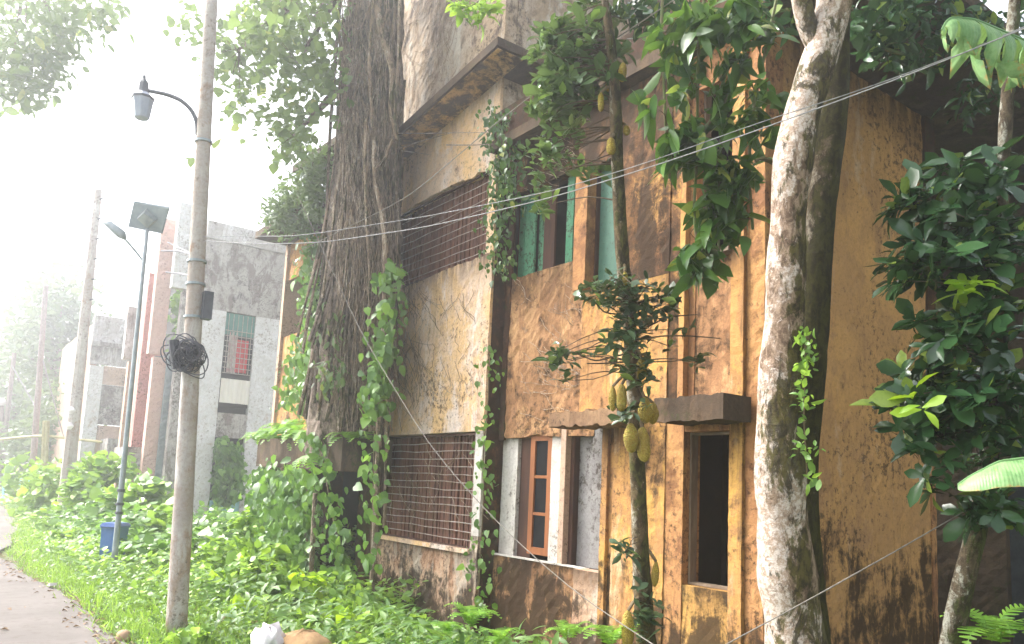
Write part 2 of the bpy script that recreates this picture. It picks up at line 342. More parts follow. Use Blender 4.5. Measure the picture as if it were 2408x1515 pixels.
M['leaf_jack'] = leaf_mat('leaf_jackfruit', (.020,.042,.020), (.06,.105,.045), .2, .28, hi=(.16,.24,.05), hif=.06)
M['leaf_crown'] = leaf_mat('leaf_crown', (.035,.085,.022), (.10,.17,.055), .25, .28, hi=(.22,.36,.07), hif=.06)
M['leaf_climb'] = leaf_mat('leaf_climber', (.022,.075,.014), (.085,.18,.028), .35, .3, hi=(.30,.34,.06), hif=.07)
M['leaf_vine'] = leaf_mat('leaf_vine', (.05,.135,.025), (.14,.28,.05), .4, .36, hi=(.20,.36,.06), hif=.15)
M['leaf_weed'] = leaf_mat('leaf_weed', (.085,.20,.028), (.20,.34,.055), .42, .42, hi=(.36,.56,.05), hif=.16)
M['leaf_weed2'] = leaf_mat('leaf_weed_bright', (.20,.38,.02), (.34,.52,.03), .45, .45)
M['leaf_soft'] = leaf_mat('leaf_soft', (.06,.15,.03), (.14,.25,.05), .35, .45)
M['leaf_fig'] = leaf_mat('leaf_fig', (.06,.13,.04), (.14,.22,.07), .45, .4, hi=(.30,.33,.08), hif=.04)
M['leaf_far'] = leaf_mat('leaf_far', (.07,.13,.05), (.14,.22,.08), .3, .5)
M['fern'] = leaf_mat('leaf_fern', (.09,.22,.03), (.22,.42,.05), .45, .42)
M['banana_stem'] = leaf_mat('leaf_banana', (.10,.22,.08), (.16,.30,.12), .35, .4)
M['grass'] = leaf_mat('grass', (.11,.22,.025), (.21,.36,.05), .45, .5, hi=(.38,.55,.08), hif=.1)
M['dry'] = leaf_mat('dry_leaf', (.14,.08,.045), (.26,.19,.12), .1, .8)
M['soil'] = simple('soil', (.06,.07,.02), (.09,.11,.025), 3, .95, .5)
M['moss_sheet'] = simple('moss_sheet', (.08,.25,.015), (.04,.14,.01), 14, .8, .3, streak=True)
def fruit_mat():
    t = NT('jackfruit_skin'); vo = t.n('ShaderNodeTexVoronoi'); vo.inputs['Scale'].default_value = 95
    t.l(t.pos(), vo.inputs['Vector']); n = t.noise(t.pos(), 9, 5)
    oi = t.n('ShaderNodeObjectInfo').outputs['Random']; c = t.mix(oi, t.mix(t.ramp(n, .38, .62), (.44,.34,.045), (.30,.23,.05)), t.mix(t.ramp(n, .38, .62), (.30,.29,.05), (.22,.17,.05))); c = t.mix(t.ramp(vo.outputs['Distance'], .3, .6), c, (.26,.18,.03))
    t.bsdf(c, .75, t.bump(t.math('SUBTRACT', 1.0, vo.outputs['Distance']), .8, .012)); return t.m
M['fruit'] = fruit_mat()
def banana_mat():
    t = NT('leaf_banana_veined'); at = t.n('ShaderNodeAttribute'); at.attribute_name = 'st'; x = t.n('ShaderNodeSeparateXYZ'); t.l(at.outputs['Vector'], x.inputs[0])
    v = t.math('SINE', t.math('ADD', t.math('MULTIPLY', x.outputs[0], 260.0), t.math('MULTIPLY', x.outputs[1], 3.0)))
    n = t.noise(t.pos(), 9, 6, .7); n2 = t.noise(t.pos(), 40, 6, .7)
    c = t.mix(t.ramp(n, .38, .62), (.10,.22,.075), (.20,.34,.14)); c = t.mix(t.math('MULTIPLY', t.ramp(v, .2, 1), .2), c, (.24,.36,.15))
    e = t.math('ADD', x.outputs[1], t.math('MULTIPLY', t.math('SUBTRACT', n2, .5), .5)); c = t.mix(t.ramp(e, .94, 1.04), c, (.30,.17,.05)); c = t.mix(t.math('MULTIPLY', t.ramp(n2, .58, .66), .6), c, (.24,.22,.07))
    b = t.bsdf(c, .42, t.bump(v, .18, .003), .3); tl = t.n('ShaderNodeBsdfTranslucent'); t.l(t.mix(.5, c, (.3,.45,.08)), tl.inputs['Color'])
    mx = t.n('ShaderNodeMixShader'); mx.inputs[0].default_value = .22; t.l(b.outputs[0], mx.inputs[1]); t.l(tl.outputs[0], mx.inputs[2]); t.l(mx.outputs[0], t.out.inputs['Surface']); return t.m
M['banana'] = banana_mat()
def road_mat():
    t = NT('road_concrete'); p = t.pos()
    n = t.noise(p, .8, 8, .65); n2 = t.noise(p, 9, 8, .7); n3 = t.noise(p, 60, 4, .7)
    c = t.mix(t.ramp(n, .35, .65), (.115,.102,.094), (.15,.135,.125)); c = t.mix(t.math('MULTIPLY', t.ramp(n2, .5, .66), .5), c, (.085,.07,.058))
    t.bsdf(c, .9, t.bump(t.math('ADD', n2, n3), .3, .01), .2); return t.m
M['road'] = road_mat()
# ------------------------------------------------------------------ leaves
def leaf_tpl(shape='ellipse', w=.42, n=4, fold=.12, curl=.22, seed=0):
    t = np.linspace(0, 1, n+1)
    if shape == 'ellipse': h = w*.5*np.sin(np.pi*np.clip(t, .02, .985))**.8
    elif shape == 'obovate': h = w*.5*(np.sin(np.pi*np.clip(t**1.5, .012, .985))**.75)
    elif shape == 'heart': h = w*.5*np.interp(t, [0, .12, .3, .6, .85, 1], [.55, .95, 1, .78, .35, .02])
    elif shape == 'lance': h = w*.5*np.interp(t, [0, .15, .4, .7, 1], [.25, .8, 1, .7, .02])
    elif shape == 'blade': h = w*.5*(1-t)**.6+.002
    V = []
    for i in range(n+1):
        zc = -curl*t[i]**2*.6; y = t[i]*(1-.12*curl*t[i])
        V += [(-h[i], y, zc+fold*h[i]*2), (0, y, zc), (h[i], y, zc+fold*h[i]*2)]
    Q = []
    for i in range(n):
        a = i*3; Q += [(a, a+1, a+4, a+3), (a+1, a+2, a+5, a+4)]
    return np.array(V), np.array(Q)
def frond_tpl(n=12, L=1.0, w=.26, curl=.55):
    """a fern frond: a midrib with paired leaflets, arching over"""
    V = []; Q = []
    def cen(t): return np.array([0, math.sin(t*1.25)/1.25, .25*math.sin(t*2.0)-curl*t*t])
    for i in range(n):
        t = (i+.6)/n; c = cen(t); d = cen(t+.02)-c; d /= np.linalg.norm(d)
        l = w*math.sin(math.pi*min(.97, (t*.92+.06)))**.7
        for sgn in (-1, 1):
            k = len(V); tip = c+np.array([sgn*l, l*.32, -l*.18]); hw = d*.5/n*.85
            V += [c-hw, c+hw, tip+hw*.35, tip-hw*.35]; Q.append((k, k+1, k+2, k+3) if sgn < 0 else (k+1, k, k+3, k+2))
    for i in range(6):
        t0, t1 = i/6, (i+1)/6; a, b = cen(t0), cen(t1); k = len(V); e = np.array([.008, 0, 0])
        V += [a-e, a+e, b+e, b-e]; Q.append((k, k+1, k+2, k+3))
    return np.array(V), np.array(Q)
def unit(a): a = np.asarray(a, float); return a/(np.linalg.norm(a, axis=-1, keepdims=True)+1e-9)
def frames(D, Nn):
    D = unit(D); X = unit(np.cross(D, Nn)); Z = np.cross(X, D)
    return np.stack([X, D, Z], -1)
def mesh_quads(name, V, Q):
    me = bpy.data.meshes.new(name)
    me.vertices.add(len(V)); me.vertices.foreach_set('co', V.astype(np.float32).ravel())
    me.loops.add(Q.size); me.loops.foreach_set('vertex_index', Q.astype(np.int32).ravel())
    me.polygons.add(len(Q)); me.polygons.foreach_set('loop_start', np.arange(0, Q.size, 4, dtype=np.int32))
    me.update(calc_edges=True); me.validate(); return me
def leaves_obj(name, tpl, P, R, S, mat, parent=None, stuff=True):
    V0, Q0 = tpl; n, k = len(P), len(V0)
    V = np.einsum('nij,kj->nki', R*S[:,None,None], V0)+P[:,None,:]
    Q = (Q0[None]+(np.arange(n)*k)[:,None,None]).reshape(-1, 4)
    me = mesh_quads(name, V.reshape(-1,3)-world_loc(parent), Q)
    o = link_mesh(name, me, mat, parent)
    if stuff: o['kind'] = 'stuff'
    return o
TPLMESH = {}
def leaves_single(name, key, tpl, P, R, S, mat, parent):
    k = (key, mat.name)
    if k not in TPLMESH:
        me = mesh_quads(name, tpl[0], tpl[1]); me.materials.append(mat); TPLMESH[k] = me
    me = TPLMESH[k]; base = world_loc(parent)
    for i in range(len(P)):
        o = bpy.data.objects.new(name, me); COL.objects.link(o); o.parent = parent
        m = np.eye(4); m[:3,:3] = R[i]*S[i]; m[:3,3] = P[i]-base
        o.matrix_local = Matrix(m.tolist())
def put_leaves(key, tpl, P, R, S, mat, parent, single=0, stuffname='foliage', name='leaf'):
    if isinstance(tpl, list):
        k = rng.integers(0, len(tpl), len(P))
        for i, tp_ in enumerate(tpl): put_leaves(key+str(i), tp_, np.asarray(P)[k == i], R[k == i], np.asarray(S)[k == i], mat, parent, single//len(tpl), stuffname, name)
        return
    P = np.asarray(P); S = np.asarray(S)
    if single:
        q = (P-CP) @ CM; dz = -q[:,2]; u = PCX+FPX*q[:,0]/np.maximum(dz, .1); v = PCY-FPX*q[:,1]/np.maximum(dz, .1)
        inside = (u > 0)&(u < 2408)&(v > 0)&(v < 1515)&(dz > .3)
        score = np.where(inside, S/np.maximum(dz, .3)+rng.uniform(0, .004, len(S)), -1)
        o = np.argsort(-score); a = [i for i in o[:single] if score[i] > 0]; b = np.setdiff1d(np.arange(len(P)), a)
        leaves_single(name, key, tpl, P[a], R[a], S[a], mat, parent)
        if len(b): leaves_obj(stuffname, tpl, P[b], R[b], S[b], mat, parent)
    else: leaves_obj(stuffname, tpl, P, R, S, mat, parent)
T_ELL = leaf_tpl('ellipse', .46, 4); T_OBO = leaf_tpl('obovate', .46, 4, .08, .3); T_HEART = leaf_tpl('heart', .85, 3, .06, .2)
T_LAN = leaf_tpl('lance', .3, 4, .1, .45); T_BLADE = leaf_tpl('blade', .07, 3, .0, .5); T_FAR = leaf_tpl('ellipse', .6, 2, .1, .15)
T_OBO = [T_OBO, leaf_tpl('obovate', .36, 4, .22, .75), leaf_tpl('obovate', .54, 4, -.04, .1)]
T_ELL = [T_ELL, leaf_tpl('ellipse', .34, 4, .25, .8), leaf_tpl('ellipse', .52, 4, .02, -.15)]
T_IVY = leaf_tpl('heart', .74, 3, .1, .3)
T_BIG = leaf_tpl('heart', .8, 5, .08, .3); T_FROND = frond_tpl(); T_DRY = leaf_tpl('ellipse', .5, 2, .35, .4)
def rosettes(C, per, size, up=(0,0,1), spread=1.0, jit=.04, vs=.3, droop=0.0):
    """per leaves round each tip: directions fan out about a random axis"""
    C = np.repeat(np.asarray(C), per, 0); n = len(C)
    ax = unit(np.repeat(rng.normal(0, .45, (n//per, 3))+np.array(up), per, 0))
    ph = np.tile(np.arange(per)*2.4, n//per)+rng.uniform(0, .9, n)
    a = unit(np.cross(ax, np.array([.3,.9,.2]))); b = np.cross(ax, a)
    el = rng.uniform(-.15, .75, n)*spread
    rad = np.cos(ph)[:,None]*a+np.sin(ph)[:,None]*b
    D = rad*np.cos(el)[:,None]+ax*np.sin(el)[:,None]+np.array([0,0,-droop])
    N = ax*np.cos(el)[:,None]-rad*np.sin(el)[:,None]+rng.normal(0, .2, (n,3))
    S = size*np.clip(rng.lognormal(-.03, vs, n), .45, 1.8)
    return C+rng.normal(0, jit, (n,3)), frames(D, N), S
def in_blobs(blobs, n, edge=.5):
    """n points inside image-measured blobs (px, py, rx, ry, depth, depth spread, weight)"""
    B = np.array(blobs, float); wts = B[:,6]/B[:,6].sum(); k = rng.choice(len(B), n, p=wts); out = []
    for i in k:
        x, y, rx, ry, d, ds, _ = B[i]
        a = rng.uniform(0, 6.283); r = rng.uniform(0, 1)**edge
        dd = d+rng.uniform(-ds, ds)*math.sqrt(max(.05, 1-r*r)); out.append(at_d(x+rx*r*math.cos(a), y+ry*r*math.sin(a), dd))
    return np.array(out)
def px_path(L, dep=None):
    P = []; R = []
    for t in L:
        x, y, wd = t[:3]; d = t[3] if len(t) > 3 else dep
        P.append(at_d(x, y, d)); R.append(wd*d/FPX/2)
    return np.array(P), np.array(R)
def twigs(mb, tips, trunk, frac, r0=.008, sag=.05):
    for c in tips:
        if rng.uniform() > frac: continue
        i = np.argmin(np.linalg.norm(trunk-c, axis=1)+np.abs(rng.normal(0, .1, len(trunk)))); a = trunk[i]
        m = (a+c)/2+np.array([0,0,sag])+rng.normal(0, .04, 3)
        Q, r = resample([a, m, c], [r0, r0*.7, r0*.4], 6); mb.tube(Q, r, 4, cap=False)
# ================================================================== SETTING
def hgt(x, y):
    x = np.asarray(x, float); y = np.asarray(y, float)
    h = -.32*np.clip((y-3.2)/2.0, 0, 1)**1.5
    h = h+.05*np.sin(x*1.3+y*.7)*np.clip((y-1.7)/1.0, 0, 1)*.6
    h = h-.006
    return h*np.clip((y-1.45)/.4, 0, 1)-.03*(y < 1.45)
gx = np.r_[np.linspace(-300, -60, 12)[:-1], np.linspace(-60, 6, 133), np.linspace(6, 300, 12)[1:]]
gy = np.r_[np.linspace(-300, -8, 10)[:-1], np.linspace(-8, 1, 12)[:-1], np.linspace(1, 8, 50), np.linspace(8, 300, 16)[1:]]
GX, GY = np.meshgrid(gx, gy); GZ = hgt(GX, GY)
nx_, ny_ = len(gx), len(gy)
Q = np.array([(j*nx_+i, j*nx_+i+1, (j+1)*nx_+i+1, (j+1)*nx_+i) for j in range(ny_-1) for i in range(nx_-1)])
o = link_mesh('ground', mesh_quads('ground', np.stack([GX, GY, GZ], -1).reshape(-1,3), Q), M['soil'], None); o['kind'] = 'structure'
def road_edge(x): return 1.48+.10*math.sin(x*.55)+.05*math.sin(x*1.7+1)-.25*math.exp(-((x+15.5)/2.5)**2)+.75*min(1, max(0, (-19-x)/7))
xs = np.r_[np.linspace(-180, -40, 15)[:-1], np.linspace(-40, 8, 140)]
mb = MB(); V = [(x, -3.0, .02) for x in xs]+[(x, road_edge(x)+rng.normal(0, .025), .02) for x in xs]+[(x, road_edge(x)+.02, -.12) for x in xs]
n = len(xs); mb.add(V, [(i, i+1, n+i+1, n+i) for i in range(n-1)]+[(n+i, n+i+1, 2*n+i+1, 2*n+i) for i in range(n-1)])
struct('road', mb, M['road'])
# ================================================================== THE OLD HOUSE
Y0 = 5.71; YB = 5.93; XE = -4.15; XT = -8.35; XG0 = -11.15; XL = -16.0; ZR = 5.95; ZB = -.5
H = thing('derelict_house', 'derelict ochre concrete house with mould stains, grilles and empty windows', 'house', (-8, 7, 0))
# rooms behind the openings: floors, back and side walls
ins = M['interior']
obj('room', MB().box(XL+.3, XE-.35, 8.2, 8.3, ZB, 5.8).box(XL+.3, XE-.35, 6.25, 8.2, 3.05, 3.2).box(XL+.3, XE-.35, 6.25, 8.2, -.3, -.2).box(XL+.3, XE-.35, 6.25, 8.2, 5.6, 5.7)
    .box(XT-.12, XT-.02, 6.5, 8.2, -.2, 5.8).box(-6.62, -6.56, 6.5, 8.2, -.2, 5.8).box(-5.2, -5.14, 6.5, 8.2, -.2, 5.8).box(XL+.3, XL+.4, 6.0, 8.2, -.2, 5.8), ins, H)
# --- tower bay with the grilles (projects forward to Y0)
rough_wall('wall', M['pl_low'], H, XG0, -8.53, Y0, Y0+.2, ZB, .69, .02)
rough_wall('wall', M['pl_tower'], H, XG0, -8.53, Y0, Y0+.2, 2.24, 4.62, .015, rag=(0,0,0,.03))
rough_wall('wall', M['pl_tower'], H, XG0, -8.53, Y0, Y0+.2, 5.80, 7.25, .015, rag=(0,0,.05,0))
rough_wall('wall', M['pl_top'], H, -12.6, XT, Y0, Y0+.2, 7.256, 11.0, .015)
rough_wall('pilaster', M['pl_white'], H, -8.53, XT-.005, Y0-.012, Y0+.03, .9, 2.24, .012)
rough_wall('pilaster', M['pl_low'], H, -8.53, XT-.005, Y0-.012, Y0+.03, ZB, .897, .012)
rough_wall('pilaster', M['pl_tower'], H, -8.53, XT-.005, Y0-.012, Y0+.03, 2.242, 7.252, .012)
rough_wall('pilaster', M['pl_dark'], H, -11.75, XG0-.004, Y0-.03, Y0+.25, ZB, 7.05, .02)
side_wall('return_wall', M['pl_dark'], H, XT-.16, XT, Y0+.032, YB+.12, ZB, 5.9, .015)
rough_wall('stained_strip', M['pl_dark'], H, XT+.022, XT+.15, YB-.014, YB+.02, 2.13, 5.92, .012, rag=(0,.012,0,0))
side_wall('return_wall', M['pl_top'], H, XT-.16, XT, Y0+.21, 9.5, 5.93, 11.0, .015)
side_wall('return_wall', M['pl_top'], H, XT-.16, XT-.002, Y0+.032, Y0+.206, 5.903, 7.25, .01)
box('tower_roof', M['pl_top'], H, -12.6, XT, Y0+.21, 9.5, 10.8, 10.9)
# hood slab over the upper grille, sagging a little to the left, turning the corner
def slabx(name, mat, x0, x1, y0, y1, z0, z1, t, parent=H):
    a = [(x0,y0,z0),(x1,y0,z1),(x1,y1,z1),(x0,y1,z0)]; return obj(name, MB().hexa([(*p[:2], p[2]) for p in a]+[(*p[:2], p[2]+t) for p in a]), mat, parent)
hd = slabx('hood', M['slab'], -11.5, XT+.52, 5.25, Y0-.002, 6.69, 7.13, .12)
slabx('soffit', M['soffit'], -11.45, XT+.48, 5.29, Y0-.01, 6.676, 7.114, .012, hd)
hd2 = slabx('hood', M['slab'], XT+.003, XT+.52, Y0, 8.2, 7.07, 7.13, .12)
# grilles: upright slats behind level rods
def grille(x0, x1, z0, z1, nb, ns, lab, tilt=0.0):
    g = obj('grille', MB().ring(x0, x1, Y0+.03, Y0+.07, z0, z1, .025), M['wood_dark'], H); g['label'] = lab
    wd = (x1-x0)/ns
    me0 = None
    for i in range(ns):
        xa = x0+i*wd; mb = MB().box(xa+.006, xa+wd-.004-rng.uniform(0, .006), Y0+.12+rng.uniform(0, .03), Y0+.16, z0-.01, z1+.01)
        obj('slat', mb, M['wood_slat'], g)
    for i in range(nb):
        z = z0+.05+(z1-z0-.12)*(i+.5)/nb; zj = [z+rng.normal(0, .008) for _ in range(7)]
        P = [(x0+(x1-x0)*k/6, Y0+.085, zj[k]) for k in range(7)]
        obj('rod', MB().tube(P, .0065, 5), M['wire_metal'], g)
    return g
grille(XG0, -8.53, .72, 2.22, 13, 46, 'lower grille of brown slats behind level rods')
grille(XG0, -8.53, 4.60, 5.84, 9, 46, 'upper grille of dark slats behind level rods')
box('sill', M['pl_tower'], H, XG0+.003, -8.533, Y0-.045, Y0+.19, .665, .722)
# --- left part behind the fig
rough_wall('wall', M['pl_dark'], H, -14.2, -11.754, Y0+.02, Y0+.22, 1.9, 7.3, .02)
rough_wall('wall', M['pl_yellow'], H, XL, -14.2, Y0, Y0+.2, 2.2, 4.42, .01)
rough_wall('wall', M['pl_yellow'], H, XL, -14.9, Y0, Y0+.2, 5.64, 6.44, .01)
box('pilaster', M['beige'], H, XL-.12, XL, Y0-.06, Y0+.4, ZB, 6.43)
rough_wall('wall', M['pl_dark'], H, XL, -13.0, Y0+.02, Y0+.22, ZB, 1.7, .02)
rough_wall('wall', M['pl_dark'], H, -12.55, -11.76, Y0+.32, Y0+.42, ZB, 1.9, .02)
box('side_wall', M['pl_white'], H, XL-.115, XL+.02, Y0+.41, 9.5, ZB, 6.43)
slabx('roof_slab', M['slab'], -14.3, -11.6, 5.0, 9.5, 7.32, 7.2, .14)
slabx('ledge', M['slab'], XL-.2, -13.0, 5.0, 9.0, 6.45, 6.45, .14)
po = slabx('porch_slab', M['slab'], -14.45, -10.75, 4.85, Y0-.04, 1.70, 1.65, .5)
# --- middle bay (set back at YB): green shutters above, casement below
XM0, XM1 = XT+.02, -6.53
rough_wall('wall', M['pl_brown'], H, XM0, XM1, YB, YB+.15, ZB, .68, .02)
rough_wall('wall', M['pl_brown'], H, XM0, XM1, YB, YB+.15, 2.125, 4.33, .02, rag=(0,0,.03,.07))
rough_wall('wall', M['pl_upper'], H, XM0, XM1, YB, YB+.15, 5.40, 5.93, .015, rag=(0,0,.03,0))
def window(lab, rect, y, parts, mat):
    x0, x1, z0, z1 = rect
    f = obj('window', MB().ring(x0, x1, y, y+.09, z0, z1, .022), mat, H); f['label'] = lab
    for nm, xa, xb, dy, mm in parts: obj(nm, MB().box(xa, xb, y+dy, y+dy+.03, z0+.024, z1-.024), mm, f)
    return f
YU = YB+.16
window('upper window with faded green shutters hanging open', (-8.33, -6.7, 4.15, 5.45), YU, [
    ('shutter_board', -8.255, -8.145, -.04, M['green_paint']), ('shutter_board', -8.139, -8.03, -.034, M['green_paint']), ('shutter_board', -8.024, -7.91, -.042, M['green_paint']), ('shutter', -7.90, -7.77, .02, M['green_paint']),
    ('post', -7.76, -7.54, -.01, M['wood_dark']), ('shutter', -7.29, -7.16, -.03, M['green_paint']), ('shutter', -7.14, -7.05, .02, M['green_paint'])], M['wood_dark'])
# lower opening of the middle bay
YR = YB+.06
rough_wall('jamb_panel', M['pl_white'], H, XM0+.02, -7.99, YR, YR+.1, .69, 2.3, .008)
box('post', M['wood_dark'], H, -7.985, -7.72, YR+.05, YR+.1, .69, 2.3)
cs = obj('casement', MB().ring(-7.713, -7.294, YR-.01, YR+.05, .75, 2.2, .085), M['wood_orange'], H); cs['label'] = 'orange wooden casement with three dark panes'
for z in (1.215, 1.66): box('glazing_bar', M['wood_orange'], cs, -7.628, -7.379, YR-.005, YR+.045, z, z+.035)
for z0, z1 in ((.836, 1.213), (1.252, 1.658), (1.697, 2.114)): box('pane', M['glass'], cs, -7.627, -7.38, YR+.015, YR+.027, z0, z1)
rough_wall('jamb_panel', M['pl_white'], H, -7.29, -7.055, YR-.02, YR+.1, .69, 2.3, .008)
box('post', M['beige'], H, -7.052, -6.965, YR-.08, YR+.1, .69, 2.3)
box('sill', M['pl_white'], H, XM0+.02, -6.56, YB-.03, YR-.025, .682, .70)
box('post', M['wood_dark'], H, -6.962, -6.90, YR-.0, YR+.1, .69, 2.3)
rough_wall('wall', M['pl_grey'], H, -6.897, -6.54, YR+.08, YR+.16, .69, 2.3, .006)
# --- yellow bay (front at Y0)
XY0 = XM1
XP, XQ, XR_, XS = -5.25, -5.03, -4.485, -4.345     # pilaster strip, opening, right strip
ZO0, ZO1, ZH = .725, 2.135, 2.42
rough_wall('wall', M['pl_yellow'], H, -5.96, XP, Y0, Y0+.2, ZB, 3.72, .012)
rough_wall('wall', M['pl_yellow'], H, XY0, -5.963, Y0, Y0+.2, 2.33, 3.78, .012, rag=(0,0,.02,.02))
rough_wall('wall', M['pl_upper'], H, -5.96, XP, Y0, Y0+.2, 3.724, 5.93, .012)
rough_wall('wall', M['pl_low'], H, XY0, -6.13, Y0, Y0+.2, ZB, .70, .015)
rough_wall('pilaster', M['pl_red'], H, XY0-.16, XY0+.05, Y0-.03, Y0+.2, 3.784, 5.2, .006)
rough_wall('pilaster', M['pl_yellow'], H, -6.125, -6.04, Y0-.012, Y0+.3, ZB, 2.327, .006)
rough_wall('pilaster', M['pl_ochre'], H, -6.037, -5.963, Y0+.03, Y0+.3, ZB, 2.327, .006)
rough_wall('wall', M['pl_upper'], H, XY0-.16, -5.963, Y0+.002, Y0+.2, 5.203, 5.93, .012)
gw = window('upper window with one dark green shutter', (XY0+.055, -5.965, 3.79, 5.2), Y0+.1, [('shutter', XY0+.1, -6.02, .03, simple('green_dark', (.035,.10,.07), (.05,.13,.09), 4, .6, .2, spot=(.02,.03,.02)))], M['wood_dark'])
rough_wall('panel', M['pl_grey'], H, XY0-.02, -6.13, Y0+.24, Y0+.3, .703, 2.32, .006)
# hoods over ground floor windows
def hood(x0, x1, z0, z1, y0, mat, lab, rag=.02):
    n = 40; X = np.linspace(x0, x1, n); V = []; J = np.convolve(rng.normal(0, 1, n+4), np.ones(3)/3, 'same')[2:-2]
    for yy in (y0, Y0-.003):
        for k, zz in enumerate((z0, z1)): V += [(x, yy+(rag*.12*J[i] if yy == y0 else 0), zz+rag*(J[i] if k == 0 else J[-1-i])*.8) for i, x in enumerate(X)]
    F = []
    for a, b in ((0, n), (n, 3*n), (3*n, 2*n), (2*n, 0)):
        for i in range(n-1): F.append((a+i, a+i+1, b+i+1, b+i))
    F += [(0, n, 3*n, 2*n), (n-1, 2*n+n-1, 3*n+n-1, n+n-1)]
    o = obj('hood', MB().add(V, F), mat, H); o['label'] = lab
hood(-6.6, -5.56, 2.20, 2.35, 5.35, plaster('hood_broken', (.30,.19,.11), (.2,.12,.07), st=.55, pl=.3, md=.5, seed=31), 'broken window hood with crumbling edge', .025)
hood(-5.05, -4.26, 2.19, 2.41, 5.33, M['slab'], 'black mouldy window hood', .012)
rough_wall('lintel', M['pl_red'], H, XQ+.003, XR_-.003, Y0+.02, Y0+.2, ZO1, ZH, .006)
# right window strip
rough_wall('pilaster', M['pl_red'], H, XP+.003, XQ, Y0+.012, Y0+.25, ZB, ZH, .008)
rough_wall('pilaster', M['pl_upper'], H, XP+.003, XQ-.07, Y0+.012, Y0+.25, ZH+.004, 5.93, .008)
rough_wall('pilaster', M['pl_ochre'], H, XQ-.067, XQ, Y0-.015, Y0+.25, ZH+.004, 5.93, .008)
rough_wall('pilaster', M['pl_red'], H, XQ+.003, XQ+.08, Y0+.05, Y0+.25, ZH+.004, 5.93, .008)
rough_wall('pilaster', M['pl_yellow'], H, XR_, XS, Y0-.01, Y0+.25, ZB, ZH, .008)
rough_wall('pilaster', M['pl_yellow'], H, XR_, XS, Y0-.01, Y0+.25, ZH+.004, 5.93, .008)
rough_wall('wall', M['pl_streak'], H, XQ+.003, XR_-.003, Y0+.02, Y0+.2, ZB, ZO0-.005, .012)
rough_wall('wall', M['pl_brown'], H, XQ+.083, XR_-.003, Y0+.06, Y0+.2, ZH+.004, 3.78, .008)
rough_wall('wall', M['pl_red'], H, XQ+.083, XR_-.003, Y0+.06, Y0+.2, 5.55, 5.93, .008)
box('sill', M['wood_grey'], H, XQ+.083, XR_-.003, Y0-.05, Y0+.2, 3.782, 3.83)
ow = window('open ground floor window with bare frame and black room', (XQ+.004, XR_-.004, ZO0, ZO1-.004), Y0+.1, [], M['wood_grey'])
uw = window('upper window opening half hidden by leaves', (XQ+.085, XR_-.004, 3.832, 5.548), Y0+.13, [], M['wood_grey'])
rough_wall('pilaster', M['pl_red'], H, XS+.003, XE, Y0+.03, Y0+.3, ZB, 5.93, .015)
# --- end wall and its eave, looking along +x
side_wall('end_wall', M['pl_endwall'], H, XE-.2, XE-.002, Y0+.305, 8.62, ZB, 5.93, .012)
side_wall('corner_post', M['pl_dark'], H, XE-.25, XE+.03, 8.625, 8.85, 2.0, 5.93, .015)
side_wall('corner_post', M['pl_red'], H, XE-.25, XE+.012, 8.625, 8.72, ZB, 1.997, .012)
rf = obj('roof', MB().box(XT+.01, XE+1.25, Y0-.16, 12.5, 5.945, 6.08), M['slab'], H)
rough_wall('parapet', M['pl_dark'], H, XT+.02, XE+1.2, Y0-.1, Y0+.05, 6.084, 6.5, .015)
# rear wing, seen dark past the end wall
W = thing('rear_wing', 'dark mossy rear wing with black doorway beyond the ochre end wall', 'outbuilding', (-3.2, 11, 0))
rough_wall('wall', M['pl_dark'], W, -3.55, 1.5, 11.2, 11.4, ZB, 6.5, .02)
rough_wall('wall', M['slab'], W, -5.5, -4.45, 11.2, 11.4, ZB, 6.5, .02)
rough_wall('wall', M['slab'], W, -4.45, -3.555, 11.2, 11.4, 2.2, 6.5, .02)
box('door', M['metal_dark'], W, -4.445, -3.556, 11.3, 11.34, ZB, 2.197)
box('ledge', M['pl_brown'], W, -3.5, 1.5, 11.02, 11.198, 1.55, 1.66)
rough_wall('moss_panel', M['moss_sheet'], W, -3.35, -2.75, 11.12, 11.197, .75, 1.5, .02)
# ================================================================== NEIGHBOUR HOUSE
X2 = -24.0
def zx(px, py, X=X2): return at_x(px, py, X)
def yz(px, y, X=X2): return float(at_x(px, y, X)[1])
c2 = at_x(462, 800, X2); Y2 = float(c2[1])
G2 = thing('grey_house', 'weathered pale grey house with pink front pillars behind the lamp post', 'house', (X2-4, Y2+4, 0))
zt = float(zx(585, 540)[2]); zs = float(zx(585, 580)[2])
ye = yz(690, 900)+4
def sw(name, mat, pxl, pxr, pyt, pyb, x0=-.2, x1=0.0, par=None, yr=None):
    ym = (pyt+pyb)/2; ya = yz(pxl, ym); yb_ = yz(pxr, ym) if yr is None else yr
    z1 = float(zx((pxl+pxr)/2, pyt)[2]); z0 = float(zx((pxl+pxr)/2, pyb)[2])
    return side_wall(name, mat, G2 if par is None else par, X2+x0, X2+x1, ya, yb_, z0, z1, .01)
zz = lambda px, py: float(zx(px, py)[2])
z_top, z_band, z_w1, z_w0, z_v1 = zt, zs, zz(565, 738), zz(555, 950), zz(540, 1030)
ya, yb_, yc_, yd_ = Y2, yz(527, 800), yz(598, 800), ye
side_wall('parapet', M['h2'], G2, X2-.2, X2+.06, ya, yd_, z_band+.004, z_top, .02)
side_wall('wall', M['h2_dirty'], G2, X2-.2, X2, ya, yd_, z_w1+.004, z_band, .02)
side_wall('wall', M['h2_white'], G2, X2-.2, X2, ya, yb_, ZB, z_w1, .02)
side_wall('wall', M['h2_white'], G2, X2-.2, X2, yc_, yd_, ZB, z_w1, .02)
side_wall('wall', M['h2_dirty'], G2, X2-.2, X2-.03, yb_+.003, yc_-.003, z_v1, z_w0-.3, .02)
